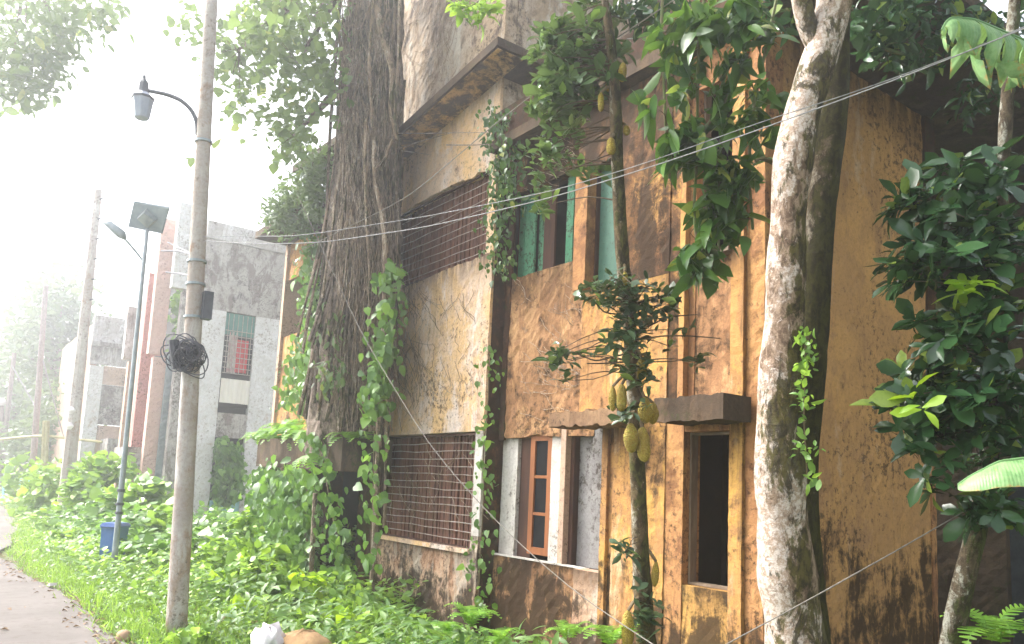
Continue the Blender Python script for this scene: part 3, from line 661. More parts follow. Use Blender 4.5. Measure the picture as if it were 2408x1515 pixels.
wf = obj('window', MB().box(X2-.18, X2-.1, yb_, yc_, z_w0-.1, z_w1), M['interior'], G2); wf['label'] = 'barred upper window with red cloth hanging inside'
zr = zz(560, 880)
obj('pelmet', MB().box(X2-.09, X2-.05, yb_+.02, yc_-.02, zz(565, 790), z_w1-.02), M['sheet_blue'].copy() if False else simple('pelmet_green', (.05,.16,.13), (.07,.2,.16), 4, .6, .1), wf)
for i in range(9):
    z = zz(560, 780)-(zz(560, 780)-zr)*i/8; obj('bar', MB().tube([(X2-.02, yb_+.03, z), (X2-.02, yc_-.03, z)], .012, 5), M['wire_metal'], wf)
for i in range(6):
    y = yb_+.1+(yc_-yb_-.2)*i/5; obj('bar', MB().tube([(X2-.03, y, zr), (X2-.03, y, z_w1-.05)], .010, 5), M['wire_metal'], wf)
def cloth(name, mat, y0, y1, z0, z1, par):
    n = 10; Y = np.linspace(y0, y1, n); V = [(X2-.055+.03*math.sin(i*1.9), Y[i], z) for z in (z0, (z0+z1)/2, z1) for i in range(n)]
    F = [(r*n+i, r*n+i+1, (r+1)*n+i+1, (r+1)*n+i) for r in range(2) for i in range(n-1)]; return obj(name, MB().add(V, F), mat, par)
cloth('red_cloth', M['cloth_red'], yz(556, 830), yz(585, 830), zr+.05, zz(570, 800), wf)
cloth('pale_cloth', M['cloth_pale'], yz(533, 870), yz(555, 870), zr+.02, zz(545, 780), wf)
zc0, zc1 = zz(555, 950), zz(555, 893)
n = 14; Yc = np.linspace(yb_+.02, yc_-.02, n); V = [(X2+.01+.02*(i % 2), Yc[i], z) for z in (zc0, zc1) for i in range(n)]
pn = obj('railing_sheet', MB().add(V, [(i, i+1, n+i+1, n+i) for i in range(n-1)]), M['sheet_cream'], G2)
V = [(X2+.0+.015*(i % 2), Yc[i], z) for z in (zz(535, 1210), zz(535, 1178)) for i in range(n)]
obj('blue_sheet', MB().add(V, [(i, i+1, n+i+1, n+i) for i in range(n-1)]), M['sheet_blue'], G2)
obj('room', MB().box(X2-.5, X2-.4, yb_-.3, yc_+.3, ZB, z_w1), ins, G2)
obj('wall', MB().box(X2-9, X2-.21, Y2+.35, Y2+.5, ZB, z_band), M['h2'], G2)
obj('roof', MB().box(X2-9, X2-.21, Y2+.35, yd_, z_band+.01, z_band+.2), M['h2'], G2)
# street front of the neighbour: fins and recesses that step back one behind the other
def fin(name, mat, X, pl, pr, pt, pb, thick=.3, par=None):
    ym = (pt+pb)/2; xm = (pl+pr)/2
    z1 = float(at_x(xm, pt, X)[2]); z0 = max(ZB, float(at_x(xm, pb, X)[2]))
    return side_wall(name, mat, par or G2, X-thick, X, float(at_x(pl, ym, X)[1]), float(at_x(pr, ym, X)[1]), z0, z1, .02)
fin('pillar', M['h2_white'], X2-.01, 414, 462, 478, 680)
fin('wall', M['h2_dirty'], X2-.02, 402, 455, 684, 1240)
fin('pillar', M['pink'], X2-.6, 366, 402, 512, 835)
fin('pillar', M['pink'], X2-.6, 340, 372, 838, 1245)
fin('shutter', M['metal_grey'], X2-.45, 374, 396, 830, 1240, .1)
fin('pillar', M['pink_dark'], X2-1.6, 330, 362, 640, 1060)
fin('pillar', M['pink'], X2-2.3, 312, 340, 690, 1240)
fin('wall', M['beige'], X2-3.6, 284, 325, 850, 1200)
fin('parapet', M['h2'], X2-3.4, 296, 335, 722, 846)
fin('balcony', M['h2_dirty'], X2-1.0, 298, 352, 1052, 1100, 2.0)
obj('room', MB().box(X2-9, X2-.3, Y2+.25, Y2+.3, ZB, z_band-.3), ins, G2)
# third house
X3 = -36.0
Y3 = float(at_x(205, 900, X3)[1])
G3 = thing('white_house', 'far white house with grey mould streaks left of the pink pillars', 'house', (X3-4, Y3+4, 0))
z3 = float(at_x(260, 745, X3)[2]); y3b = float(at_x(300, 900, X3)[1])+5
zq = lambda px, py: float(at_x(px, py, X3)[2]); yq = lambda px, py=900: float(at_x(px, py, X3)[1])
side_wall('wall', M['h2'], G3, X3-.2, X3, Y3, y3b, zq(260, 860), z3, .03)
side_wall('band', M['h2_dirty'], G3, X3-.15, X3+.12, Y3, y3b, zq(260, 812)-.1, zq(260, 812)+.08, .02)
side_wall('wall', M['h2_white'], G3, X3-.2, X3+.05, Y3+.02, yq(240), ZB, zq(225, 860)-.003, .03)
side_wall('wall', M['beige'], G3, X3-.25, X3-.02, yq(241), y3b, zq(260, 905), zq(260, 862), .03)
side_wall('window', M['h2_dirty'], G3, X3-.25, X3-.12, yq(242), y3b, zq(260, 1000), zq(260, 906), .03)
side_wall('wall', M['beige'], G3, X3-.25, X3-.03, yq(242), y3b, ZB, zq(260, 1002), .03)
rough_wall('front_wall', M['beige'], G3, X3-10, X3-.26, Y3+.05, Y3+.3, ZB, z3-.3, .03, .6)
obj('pillar', MB().box(X3-2.2, X3-1.6, Y3-.25, Y3+.04, ZB, z3-.8), M['pink'], G3)
side_wall('balcony', M['h2_dirty'], G3, X3+.06, X3+1.6, yq(252), yq(300), zq(270, 1082), zq(270, 1035), .03)
# ================================================================== POLES AND LAMPS
def vertical_at(base, px, py):
    """the point on the sight line (px, py) closest to the upright through base"""
    d = ray(px, py); a = d[:2]; b = np.asarray(base)[:2]-CP[:2]; t = a.dot(b)/a.dot(a); return CP+d*t
pb = at_z(415, 1490); pb[2] = -.1; pt = vertical_at(pb, 499, -30)
LP = thing('lamp_post', 'tall round concrete lamp post beside the grass with a coil of cable', 'lamp post', pb)
P, R = resample([pb, pb*.5+pt*.5, pt], [.098, .082, .062], 24)
obj('pole', MB().tube(P, R, 20, noise=.012), M['concrete'], LP, True)
ax = unit(pt-pb)
def on_pole(py):
    t = min(np.linspace(0, 1, 400), key=lambda t: abs((PCY-FPX*((CM.T@(pb+(pt-pb)*t-CP))[1])/-((CM.T@(pb+(pt-pb)*t-CP))[2]))-py)); return pb+(pt-pb)*t
for py in (335, 615, 668, 745): 
    c = on_pole(py); obj('clamp_band', MB().tube([c-ax*.012, c+ax*.012], .088 if py < 400 else .097, 18), M['metal_grey'], LP)
dd = depth_of(on_pole(300))
arm = [at_d(464, 318, dd), at_d(463, 285, dd), at_d(450, 258, dd), at_d(425, 235, dd), at_d(392, 222, dd), at_d(352, 214, dd)]
P, R = resample(arm, [.022]*len(arm), 18); obj('arm', MB().tube(P, R, 8), M['metal_dark'], LP, True)
lc = at_d(336, 232, dd); up = unit(ax)
ln = obj('lantern', MB().lathe([(-.22, .06), (-.21, .075), (-.02, .105), (0, .11), (.02, .095), (.06, .06)], lc, 8, up), M['lantern_glass'], LP)
obj('lantern_cap', MB().lathe([(.06, .062), (.07, .055), (.17, .045), (.2, .03), (.21, .018), (.25, .016)], lc, 8, up), M['metal_dark'], ln)
obj('lantern_rim', MB().lathe([(-.012, .114), (.012, .114)], lc, 8, up), M['metal_dark'], ln)
# cable coil on the lamp post: a bundle of loops
cc = on_pole(835)+unit(CP-on_pole(835))*.14; cdep = depth_of(cc)
CC = thing('cable_coil', 'tangled coil of black cable strapped to the lamp post', 'cable coil', cc)
for i in range(42):
    o1 = rng.normal(0, 1, 2)*np.array([13, 9]); r = rng.uniform(12, 34)*(1.35 if i % 7 == 0 else 1); ph = rng.uniform(0, 6.28); ec = rng.uniform(.6, 1.2); sk = rng.normal(0, .3); dz = rng.normal(0, .05)
    P = [at_d(437+o1[0]+r*math.cos(a)*ec+sk*r*math.sin(a), 836+o1[1]+r*math.sin(a)*(1+.15*math.sin(2*a+ph)), cdep+dz+.03*math.sin(a+ph)) for a in np.linspace(0, 6.28, 26)]
    obj('loop', MB().tube(P, .0062, 5, cap=False), M['cable'], CC)
obj('splice_box', MB().tube([at_d(408, 800, cdep+.02), at_d(418, 868, cdep+.02)], [.05, .055], 8), M['cable'], CC)
# meter box on the post
mbx = on_pole(720)+np.array([.1, .09, 0]); tag(box('junction_box', M['metal_dark'], None, mbx[0]-.05, mbx[0]+.05, mbx[1]-.04, mbx[1]+.05, mbx[2]-.14, mbx[2]+.14), 'small dark junction box on the side of the concrete lamp post', 'junction box')
# far concrete pole with step bolts
b2 = at_z(148, 1228); b2[2] = -.1; t2 = vertical_at(b2, 232, 447)
EP = thing('utility_pole', 'far concrete utility pole with rows of short step bolts', 'utility pole', b2)
P, R = resample([b2, t2], [.2, .10], 14); obj('pole', MB().tube(P, R, 4+4), M['concrete'], EP)
for i in range(6):
    c = t2+(b2-t2)*(.03+.062*i); obj('step_bolt', MB().tube([c-np.array([.30,.12,0])*1.0, c+np.array([.25,.12,0])], .022, 5), M['metal_dark'], EP)
for k in range(2):
    c = at_d(140+k*2+85, 985+k*30, depth_of(b2)-.3); obj('insulator', MB().lathe([(-.1,.06),(0,.11),(.1,.05)], b2+(t2-b2)*(.285+.045*(1-k))+np.array([.12,-.1,0]), 8), M['plastic_white'], EP)
# solar street light
b3 = at_z(266, 1345); b3[2] = -.1; t3 = vertical_at(b3, 346, 540); d3 = depth_of(t3)
SP = thing('solar_lamp', 'thin grey solar street light with square panel behind the blue bin', 'street light', b3)
P, R = resample([b3, t3], [.045, .03], 14); obj('pole', MB().tube(P, R, 10), M['metal_grey'], SP, True)
cor = [(317, 475, .12), (399, 488, .1), (381, 548, -.12), (303, 532, -.1)]
pc = np.mean([at_d(x, y, d3) for x, y, k in cor], 0)
A = [at_d(x, y, d3-k*1.1) for x, y, k in cor]; nrm = unit(np.cross(A[1]-A[0], A[3]-A[0]))
nrm = nrm if nrm[2] > 0 else -nrm
pn = obj('solar_panel', MB().hexa([a-nrm*.03 for a in A]+[a for a in A]), M['solar'], SP)
obj('panel_frame', MB().tube(A+[A[0]], .014, 5), M['metal_grey'], pn)
bc = pc-nrm*.035
obj('panel_box', MB().tube([bc-nrm*.0, bc-nrm*.09], [.16, .13], 4), M['metal_grey'], pn)
P = [at_d(340, 618, d3), at_d(316, 588, d3-.05), at_d(292, 560, d3-.1)]
obj('lamp_arm', MB().tube(P, .018, 8), M['metal_grey'], SP)
hp = [at_d(x, y, d3-.12) for x, y in ((294, 562), (286, 552), (272, 540), (258, 528), (240, 521))]
obj('lamp_head', MB().tube(hp, [.03, .075, .07, .06, .03], 8), M['metal_grey'], SP, True)
for py in (1150, 1180, 1200): 
    c = b3+(t3-b3)*((1345-py)/805); obj('clamp_band', MB().tube([c-np.array([0,0,.02]), c+np.array([0,0,.02])], .06, 10), M['metal_dark'], SP)
# leaning thin poles and globe lamp far along the road
for i, (x0, y0, x1, y1, dd_, lab) in enumerate(((70, 1200, 108, 672, 34, 'thin leaning brown pole in front of the far trees'), (-6, 1180, 34, 830, 40, 'short brown pole at the left picture edge'))):
    a, b = at_d(x0, y0, dd_), at_d(x1, y1, dd_); tp = thing('thin_pole', lab, 'pole', a); obj('shaft', MB().tube(*resample([a, b], [.14, .1], 8), 8), M['rust'], tp)
    if i == 0: obj('stay_wire', MB().tube([b*.7+a*.3, at_d(150, 1030, dd_)], .03, 5), M['wire'], tp); obj('stay_wire', MB().tube([a*.55+b*.45, at_d(28, 860, dd_+1)], .03, 5), M['wire'], tp)
gl = at_d(5, 946, 40); gp = thing('globe_lamp', 'small white globe lamp on a post at the far left', 'street light', at_d(2, 1180, 40))
obj('post', MB().tube([at_d(2, 1180, 40), at_d(5, 950, 40)], .1, 8), M['rust'], gp); obj('globe', MB().lathe([(-.2,.05),(-.15,.15),(0,.2),(.15,.15),(.2,.03)], gl, 12), M['plastic_white'], gp, True)
# bamboo rail and gate posts by the verge
rl = thing('bamboo_rail', 'long bamboo pole held level between posts on the left', 'fence rail', at_d(120, 1090, 27))
P, R = resample([at_d(-20, 1036, 27), at_d(100, 1024, 27), at_d(240, 1040, 27)], [.045]*3, 14); obj('rail', MB().tube(P, R, 6), M['bamboo'], rl)
for px in (105, 112): obj('post', MB().tube([at_d(px-5, 1120, 26.9), at_d(px, 990, 26.9)], .07, 6), M['bamboo'], rl)
fn = thing('board_fence', 'pale grey board fence at the far end of the verge', 'fence', at_d(25, 1210, 30))
for i in range(12):
    x = 10+i*6.5; a = at_d(x-4, 1215, 30-.1*i); b = at_d(x, 1120+rng.uniform(-6, 10), 30-.1*i); wv = np.array([.055,.03,0]); th = np.array([.012,-.02,0])
    obj('board', MB().hexa([a-wv-th, a+wv-th, a+wv+th, a-wv+th, b-wv-th, b+wv-th, b+wv+th, b-wv+th]), M['sheet_cream'] if i % 3 else M['sheet_blue'], fn)
# ================================================================== SMALL THINGS
bb = at_z(262, 1326); bb[2] = .0
BN = thing('wheelie_bin', 'blue plastic wheelie bin standing in the grass behind the thin pole', 'bin', bb)
dbn = depth_of(bb); u = unit(np.array([.59, .81, 0])); v = np.array([-u[1], u[0], 0]); zup = np.array([0,0,1.])
def rect3(hw, hd, z): return [bb+u*sx*hw+v*sy*hd+zup*z for sx, sy in ((-1,-1),(1,-1),(1,1),(-1,1))]
obj('body', MB().hexa(rect3(.13, .15, -.05)+rect3(.145, .165, .58)), M['bin'], BN)
obj('rim', MB().hexa(rect3(.16, .18, .58)+rect3(.163, .183, .61)), M['bin'], BN)
obj('lid', MB().hexa(rect3(.168, .19, .612)+rect3(.14, .16, .66)), M['bin_side'], BN)
obj('handle', MB().tube([bb+u*.12+v*-.21+zup*.6, bb-u*.12+v*-.21+zup*.6], .015, 6), M['bin_side'], BN)
for s in (-1, 1): obj('wheel', MB().tube([bb+u*(.14*s)+v*-.16+zup*.05, bb+u*(.18*s)+v*-.16+zup*.05], .07, 12), M['cable'], BN)
def lump(name, label, cat, c, r, mat, sq=(1,1,.7), n=14, rough=.15):
    V = []; F = []; m = 8
    for i in range(m+1):
        th = math.pi*i/m
        for k in range(n): ph = 2*math.pi*k/n; rr = r*(1+rng.normal(0, rough*.5)); V.append((c[0]+rr*sq[0]*math.sin(th)*math.cos(ph), c[1]+rr*sq[1]*math.sin(th)*math.sin(ph), c[2]+rr*sq[2]*math.cos(th)))
    for i in range(m):
        for k in range(n): F.append((i*n+k, (i+1)*n+k, (i+1)*n+(k+1) % n, i*n+(k+1) % n))
    return tag(obj(name, MB().add(V, F), mat, None, True), label, cat)
c = at_z(290, 1497, .05); lump('stone', 'round tan stone at the road edge beside the lamp post', 'stone', c, .062, M['stone'], (1,1,.95), rough=.05)
c = at_z(632, 1512, .13); lump('plastic_bag', 'crumpled white plastic bag lying in the grass', 'bag', c, .16, M['plastic_white'], (1.1,.8,.85), 22, .38)
c = at_z(712, 1530, .06); lump('sand_heap', 'small heap of brown sand in the grass beside the white bag', 'sand heap', c, .27, M['sand'], (1.1,1,.6), 20, .12)
lt = at_z(120, 1380, .03); tag(obj('litter_wrapper', MB().hexa([lt+np.array(q) for q in ((-.1,-.03,0),(.1,-.03,.02),(.1,.05,.03),(-.1,.05,0),(-.1,-.03,.02),(.1,-.03,.06),(.1,.05,.06),(-.1,.05,.02))]), M['plastic_white']), 'white litter wrapper lying at the edge of the road', 'litter')
# ------------------------------------------------------------------ wires
def wire(name, label, pts, r, mat, cat='wire', group=None, sag=0.0, n=24):
    P = np.array([at_d(*p) for p in pts]); Q, R = resample(P, [r]*len(P), n)
    if sag: Q[:,2] -= sag*np.sin(np.linspace(0, math.pi, n))
    return tag(obj(name, MB().tube(Q, R, 6, cap=False), mat), label, cat, group)
dp = depth_of(on_pole(560))
wire('power_line', 'upper of two pale power lines crossing the facade from the lamp post', [(470, 556, dp), (700, 556, 6.9), (1000, 510, 6.1), (1300, 450, 5.2), (1540, 378, 4.7), (1766, 294, 4.45), (1900, 252, 4.3), (2068, 199, 4.2), (2408, 66, 4.0), (2600, -20, 3.8)], .003, M['wire'], n=60)
wire('power_line', 'lower of two pale power lines crossing in front of the trees', [(472, 566, dp), (600, 574, 7.2), (750, 572, 6.8), (1000, 535, 6.0), (1300, 465, 5.1), (1600, 371, 4.5), (1900, 264, 4.1), (2160, 168, 3.8), (2408, 68, 3.6), (2600, -12, 3.4)], .0036, M['wire'], n=60)
wire('old_cord', 'thin pale cord rising steeply from the facade to the upper right', [(705, 590, 9.5), (960, 465, 8.5), (1190, 270, 7.2), (1330, 165, 6.6), (1560, 20, 5.8), (1640, -40, 5.5)], .005, M['cord'], 'cord')
wire('old_cord', 'slanting slack cord from the fig roots down past the lower grille', [(705, 470, 10.6), (760, 590, 10.2), (850, 785, 9.4), (1010, 1050, 8.0), (1160, 1222, 7.1), (1350, 1395, 6.2), (1545, 1522, 5.4)], .0045, M['cord'], 'cord')
wire('old_cord', 'thin pale cord low in front of the ochre end wall', [(1690, 1525, 4.4), (1900, 1412, 4.5), (2100, 1300, 4.7), (2290, 1190, 5.0)], .004, M['cord'], 'cord')
for i, (a, b, c_) in enumerate((((395, 570), (425, 585), (478, 610)), ((380, 590), (420, 590), (470, 604)), ((390, 640), (430, 645), (468, 655)))):
    wire('service_cable', ('topmost', 'middle', 'lowest')[i]+' of three short black cables left of the lamp post', [(a[0], a[1], dp+3.5), (b[0], b[1], dp+1.8), (c_[0], c_[1], dp)], .012, M['cable'], group='black service cables at the lamp post')
# ================================================================== PLANTS
# --- the strangler fig on the facade
fb = np.array([-12.6, 4.9, -.3])
FIG = thing('fig_tree', 'huge strangler fig with a curtain of roots gripping the house wall', 'tree', fb)
DF = 12.45
tp, tr_ = px_path([(815, 1090, 185), (818, 1000, 188), (824, 900, 195), (834, 780, 195), (850, 580, 175), (872, 350, 140), (880, 180, 130), (888, 30, 130), (900, -200, 120), (905, -420, 100)], DF)
tp, tr_ = resample(tp, tr_, 46); obj('trunk', MB().tube(tp, tr_, 22, noise=.06, flute=.1), M['bark_fig'], FIG)
for i in range(90):
    f = rng.uniform(-1, 1); x0 = 872+f*68; x1 = 800+ (f+.25)*95+rng.normal(0, 18); y0 = rng.uniform(-60, 420); y1 = rng.uniform(700, 1020)
    L = []; ph = rng.uniform(0, 6.28)
    for k in range(9):
        t = k/8; L.append((x0+(x1-x0)*t**1.4+7*math.sin(t*5+ph)+rng.normal(0, 3), y0+(y1-y0)*t, rng.uniform(.8, 1.2)*(5+6*rng.uniform()), DF-.62-.3*t*t+(.35 if abs(f) > .8 else 0)))
    P, R = px_path(L); P, R = resample(P, R, 22); obj('aerial_root', MB().tube(P, R, 6, noise=.12, cap=False), M['bark_fig'] if i % 2 else M['root'], FIG)
mbr = MB()
for i in range(330):
    x0 = rng.uniform(800, 930); x1 = rng.uniform(690, 930)*.8+.25*x0; y0 = rng.uniform(-50, 800); y1 = min(1015, y0+rng.uniform(150, 420)); L = []; ph = rng.uniform(0, 6.28)
    for k in range(6): t = k/5; L.append((x0+(x1-x0)*t*.5+5*math.sin(t*6+ph), y0+(y1-y0)*t, rng.uniform(1.2, 3.2), DF-.72-.28*t+rng.uniform(-.1, .05)))
    P, R = px_path(L); mbr.tube(P, R, 4, cap=False)
r_ = obj('fine_roots', mbr, M['root'], FIG); r_['kind'] = 'stuff'
# hair roots creeping over the plaster
mbr = MB()
def hair(n, x0, x1, y0, y1, Y, lean, ln):
    for _ in range(n):
        x = rng.uniform(x0, x1); y = rng.uniform(y0, y1); L = []; a = rng.normal(0, .25)+lean
        for k in range(8): L.append((x, y, rng.uniform(.9, 1.7), dY(x, y, Y))); x += ln*math.sin(a)+rng.normal(0, 2.5); y += ln*math.cos(a); a += rng.normal(0, .22)
        P, R = px_path(L); mbr.tube(P, R, 3, cap=False)
hair(70, 900, 985, 640, 930, Y0-.012, .05, 13); hair(26, 985, 1130, 640, 930, Y0-.012, .1, 9); hair(40, 935, 1090, 0, 200, Y0-.015, -.1, 14)
hair(30, 1205, 1330, 650, 900, YB-.014, .7, 10); hair(14, 1205, 1330, 850, 980, YB-.014, 1.3, 9); hair(16, 1250, 1340, 300, 420, YB-.014, 1.2, 8); hair(24, 915, 1110, 1030, 1200, Y0+.02, .05, 11)
o = obj('hair_roots', mbr, M['root'], FIG); o['kind'] = 'stuff'
# pale lianas that stand clear of the trunk
for L in ([(880, 330, 9), (876, 420, 9), (890, 470, 10), (905, 510, 12), (908, 620, 14), (905, 760, 15), (897, 880, 16), (893, 1000, 15), (886, 1150, 15), (880, 1300, 15), (872, 1420, 16)],
          [(925, 320, 6), (905, 375, 7), (880, 400, 7)], [(905, 900, 10), (912, 1000, 10), (908, 1100, 9), (904, 1240, 9)], [(880, -20, 16), (900, 90, 16), (925, 170, 13), (918, 260, 12), (935, 330, 8)], [(940, 0, 8), (938, 120, 7), (928, 260, 7), (930, 330, 6)],
          [(862, 280, 7), (858, 380, 7), (862, 520, 7), (870, 640, 6), (866, 800, 6)], [(742, 1160, 12), (735, 1290, 12), (728, 1400, 14)], [(880, -20, 7), (868, 150, 8), (876, 300, 7)]):
    P, R = px_path([(x, y, w_, 11.3 if x > 800 else 11.9) for x, y, w_ in L]); P, R = resample(P, R, 26); obj('liana', MB().tube(P, R, 7, noise=.1), M['root'], FIG)
for L in ([(915, 310, 4), (1000, 315, 5), (1150, 308, 5)], [(925, 350, 5), (990, 335, 5), (1080, 310, 4)], [(1050, 338, 5), (1110, 345, 6), (1160, 335, 7)], [(945, 355, 4), (1010, 363, 3)], [(905, 490, 6), (945, 487, 5)]):
    P, R = px_path([(x, y+4*math.sin(x*.05), w_*.7, dY(x, y, 5.22 if y < 400 else 5.6)) for x, y, w_ in L]); P, R = resample(P, R, 20); obj('root', MB().tube(P, R*np.linspace(1, .35, 20), 6, noise=.1), M['bark_fig'], FIG)
# fig crown to the left of its trunk and above
tips = in_blobs([(700, 60, 130, 110, 12, 1.5, 5), (600, 90, 110, 100, 12.5, 1.2, 2.6), (740, 190, 90, 90, 12, 1, 2), (560, 200, 70, 70, 12.5, 1, .7), (640, 250, 90, 50, 12.2, 1, .55), (690, 330, 45, 60, 11.8, .7, .9), (470, 60, 50, 70, 12.8, 1, .4),
                 (700, -160, 220, 120, 12, 2, 4), (900, -320, 160, 120, 12, 2, 3), (460, 330, 60, 70, 12.8, .6, .02)], 540, .6)
br = MB()
for e in ((640, 60), (700, 150), (560, 120), (740, 40), (690, 320)):
    a = at_d(888, -60 if e[1] < 300 else 250, 12); b = at_d(e[0], e[1], 12.1); m = (a+b)/2+np.array([0,0,.5]); P, R = resample([a, m, b], [.12, .07, .02], 14); br.tube(P, R, 7)
obj('branch', br, M['bark_fig'], FIG)
mbt = MB(); twigs(mbt, tips, np.concatenate([v_ for v_ in br.v]), .35, .006); o = obj('twigs', mbt, M['twig'], FIG); o['kind'] = 'stuff'
P, R, S = rosettes(tips, 6, .12, jit=.15, droop=.5); put_leaves('fig', T_HEART, P, R, S, M['leaf_fig'], FIG, 200)
# --- main foreground tree with two stems
DT = 5.0
mtb = at_d(1873, 1600, DT); mtb[2] = -.3
MT = thing('twin_trunk_tree', 'tall pale lichen-blotched tree with a darker mossy second stem', 'tree', mtb)
L = [(1880, 1640, 165), (1873, 1515, 140), (1850, 1370, 128), (1838, 1230, 118), (1830, 1036, 110), (1838, 900, 104), (1846, 775, 97), (1849, 640, 86), (1857, 453, 83), (1867, 350, 90), (1889, 250, 86), (1925, 150, 76), (1952, 60, 84), (1968, -20, 84), (1985, -200, 70), (2010, -420, 55), (2030, -700, 40)]
P, R = px_path(L, DT); P, R = resample(P, R, 70)
R = R*(1+.05*np.sin(np.arange(70)*.9)+rng.normal(0, .012, 70))
mb = MB().tube(P, R, 28, noise=.022, flute=.025); obj('trunk', mb, M['bark_main'], MT, True); MAINP = P
P, R = px_path([(1925, 120, 48, DT), (1897, 60, 46, DT), (1880, -20, 44, DT-.05), (1850, -160, 38, DT-.1), (1800, -380, 30, DT-.2)]); P, R = resample(P, R, 20); obj('limb', MB().tube(P, R, 14, noise=.03), M['bark_main'], MT, True)
L = [(1990, -220, 44), (1978, -40, 46), (1972, 100, 52), (1967, 250, 60), (1950, 350, 66), (1930, 503, 62), (1920, 650, 64), (1914, 760, 68), (1903, 880, 72), (1888, 1000, 74), (1880, 1150, 78), (1888, 1300, 84), (1905, 1450, 84), (1915, 1600, 95)]
P, R = px_path(L, DT+.22); P, R = resample(P, R, 50); obj('second_stem', MB().tube(P, R, 20, noise=.04, flute=.04), M['bark_back'], MT, True)
L = [(1775, 380, 9), (1792, 372, 10), (1812, 378, 12), (1850, 400, 14)]; P, R = px_path(L, DT+.05); obj('limb', MB().tube(*resample(P, R, 10), 7, noise=.08), M['bark_back'], MT)
# the crown is above the picture: it shades the yard
bl = MB()
tipc = []
for i in range(26):
    a = rng.uniform(0, 6.28); r = rng.uniform(.6, 3.6); h = rng.uniform(6.6, 9.0)
    b = np.array([MAINP[0][0]+.9+r*math.cos(a), MAINP[0][1]+1.1+r*math.sin(a), h]); s_ = MAINP[-1]*.5+MAINP[-16]*.5; m = (s_+b)/2+np.array([0,0,.3]); P, R = resample([s_, m, b], [.06, .04, .012], 10); bl.tube(P, R, 6); tipc.append(b)
obj('branches', bl, M['bark_main'], MT)
tipc = np.repeat(np.array(tipc), 9, 0)+rng.normal(0, 1, (26*9, 3))*np.array([.55,.55,.35])
P, R, S = rosettes(tipc, 7, .17, jit=.14, droop=.3)
q = (P-CP) @ CM; v = PCY-FPX*q[:,1]/np.maximum(-q[:,2], .1); k = (v < -10)|(q[:,2] > 0)
put_leaves('crown', T_ELL, P[k], R[k], S[k], M['leaf_climb'], MT)
# small climber on the trunk
TC = thing('trunk_climber', 'sparse bright small-leaved creeper on the pale twin trunk', 'climbing plant', at_d(1890, 1060, DT-.2))
c = in_blobs([(1893, 830, 16, 55, 4.82, .03, 3), (1890, 1000, 14, 120, 4.8, .03, 2), (1905, 1090, 10, 90, 4.78, .03, 1)], 46); P, R, S = rosettes(c, 3, .05, up=(.5,-.8,.3), jit=.02)
put_leaves('tc', T_ELL, P, R, S, M['leaf_weed'], TC, 130)
obj('stem', MB().tube(*resample(np.array([at_d(1898, 1120, 4.86), at_d(1890, 980, 4.86), at_d(1894, 800, 4.88)]), [.005]*3, 14), 5), M['vine_stem'], TC)
# --- jackfruit tree
DJ = 6.05
L = [(1530, 1640, 58), (1520, 1515, 50), (1508, 1350, 43), (1503, 1200, 38), (1497, 1050, 37), (1491, 900, 36), (1480, 760, 32), (1466, 640, 32), (1459, 540, 31), (1452, 400, 30), (1449, 300, 29), (1446, 200, 28), (1438, 110, 24), (1425, 20, 18), (1410, -80, 12)]
P, R = px_path(L, DJ); P, R = resample(P, R, 60); R = R*(1+rng.normal(0, .03, 60)); JT = thing('jackfruit_tree', 'slim jackfruit tree with fruit hanging along its trunk', 'tree', P[0]*np.array([1,1,0]))
obj('trunk', MB().tube(P, R, 14, noise=.03), M['bark_jack'], JT, True); JP = P
def fruit(px, py, wpx, hpx, d, tilt=0.0, lab=None):
    c = at_d(px, py, d); r = wpx*.9*d/FPX/2; h = hpx*.92*d/FPX; ax = unit(np.array([rng.normal(0, .08), rng.normal(0, .08)+tilt, 1.0]))
    prof = [(t*h, r*(max(0, 1-(2*t)**2)**.5)*(1+rng.normal(0, .02)+.06*math.sin(t*9+px))*(1+.22*(-t))) for t in np.linspace(-.5, .5, 22)]
    o = obj('jackfruit', MB().tube([c+ax*q[0] for q in prof], [max(q[1], 1e-3) for q in prof], 26, noise=.05), M['fruit'], JT, True)
    i = np.argmin(np.linalg.norm(JP-(c+ax*h*.75), axis=1)); obj('stalk', MB().tube(*resample(np.array([JP[i], (JP[i]+c+ax*h*.6)/2+np.array([0,0,.03]), c+ax*h*.47]), [.017, .013, .012], 7), 6), M['vine_stem'], o)
for a in ((1441, 938, 22, 66, 5.95), (1462, 936, 28, 72, 5.9), (1517, 965, 36, 70, 5.95), (1535, 972, 30, 58, 6.1), (1484, 1030, 38, 78, 5.88), (1513, 1045, 36, 92, 5.9), (1464, 170, 22, 50, 6.0), (1413, 240, 17, 54, 6.0), (1437, 344, 25, 48, 5.95), (1473, 307, 18, 28, 6.05), (1432, 205, 20, 24, 6.1),
          (1508, 868, 30, 60, 5.95), (1541, 1350, 20, 66, 6.0), (1476, 1480, 34, 96, 5.85), (1470, 655, 15, 42, 5.95)): fruit(*a)
tips = in_blobs([(1300, 120, 65, 60, 6.3, .35, 2.6), (1390, 70, 80, 75, 6.3, .4, 3), (1350, 190, 85, 60, 6.3, .35, 2.4), (1290, 230, 50, 40, 6.3, .3, 1.3), (1440, 150, 40, 50, 6.1, .2, .8), (1330, 290, 70, 45, 6.4, .3, .7), (1290, 370, 55, 60, 6.4, .25, .7), (1270, 470, 40, 50, 6.5, .2, .5),
                 (1390, 390, 60, 40, 6.3, .2, .3), (1460, -60, 120, 60, 6.2, .5, 1.4)], 215, .6)
mbt = MB(); twigs(mbt, tips, JP[34:], .45, .007, .03); o = obj('twigs', mbt, M['twig'], JT); o['kind'] = 'stuff'
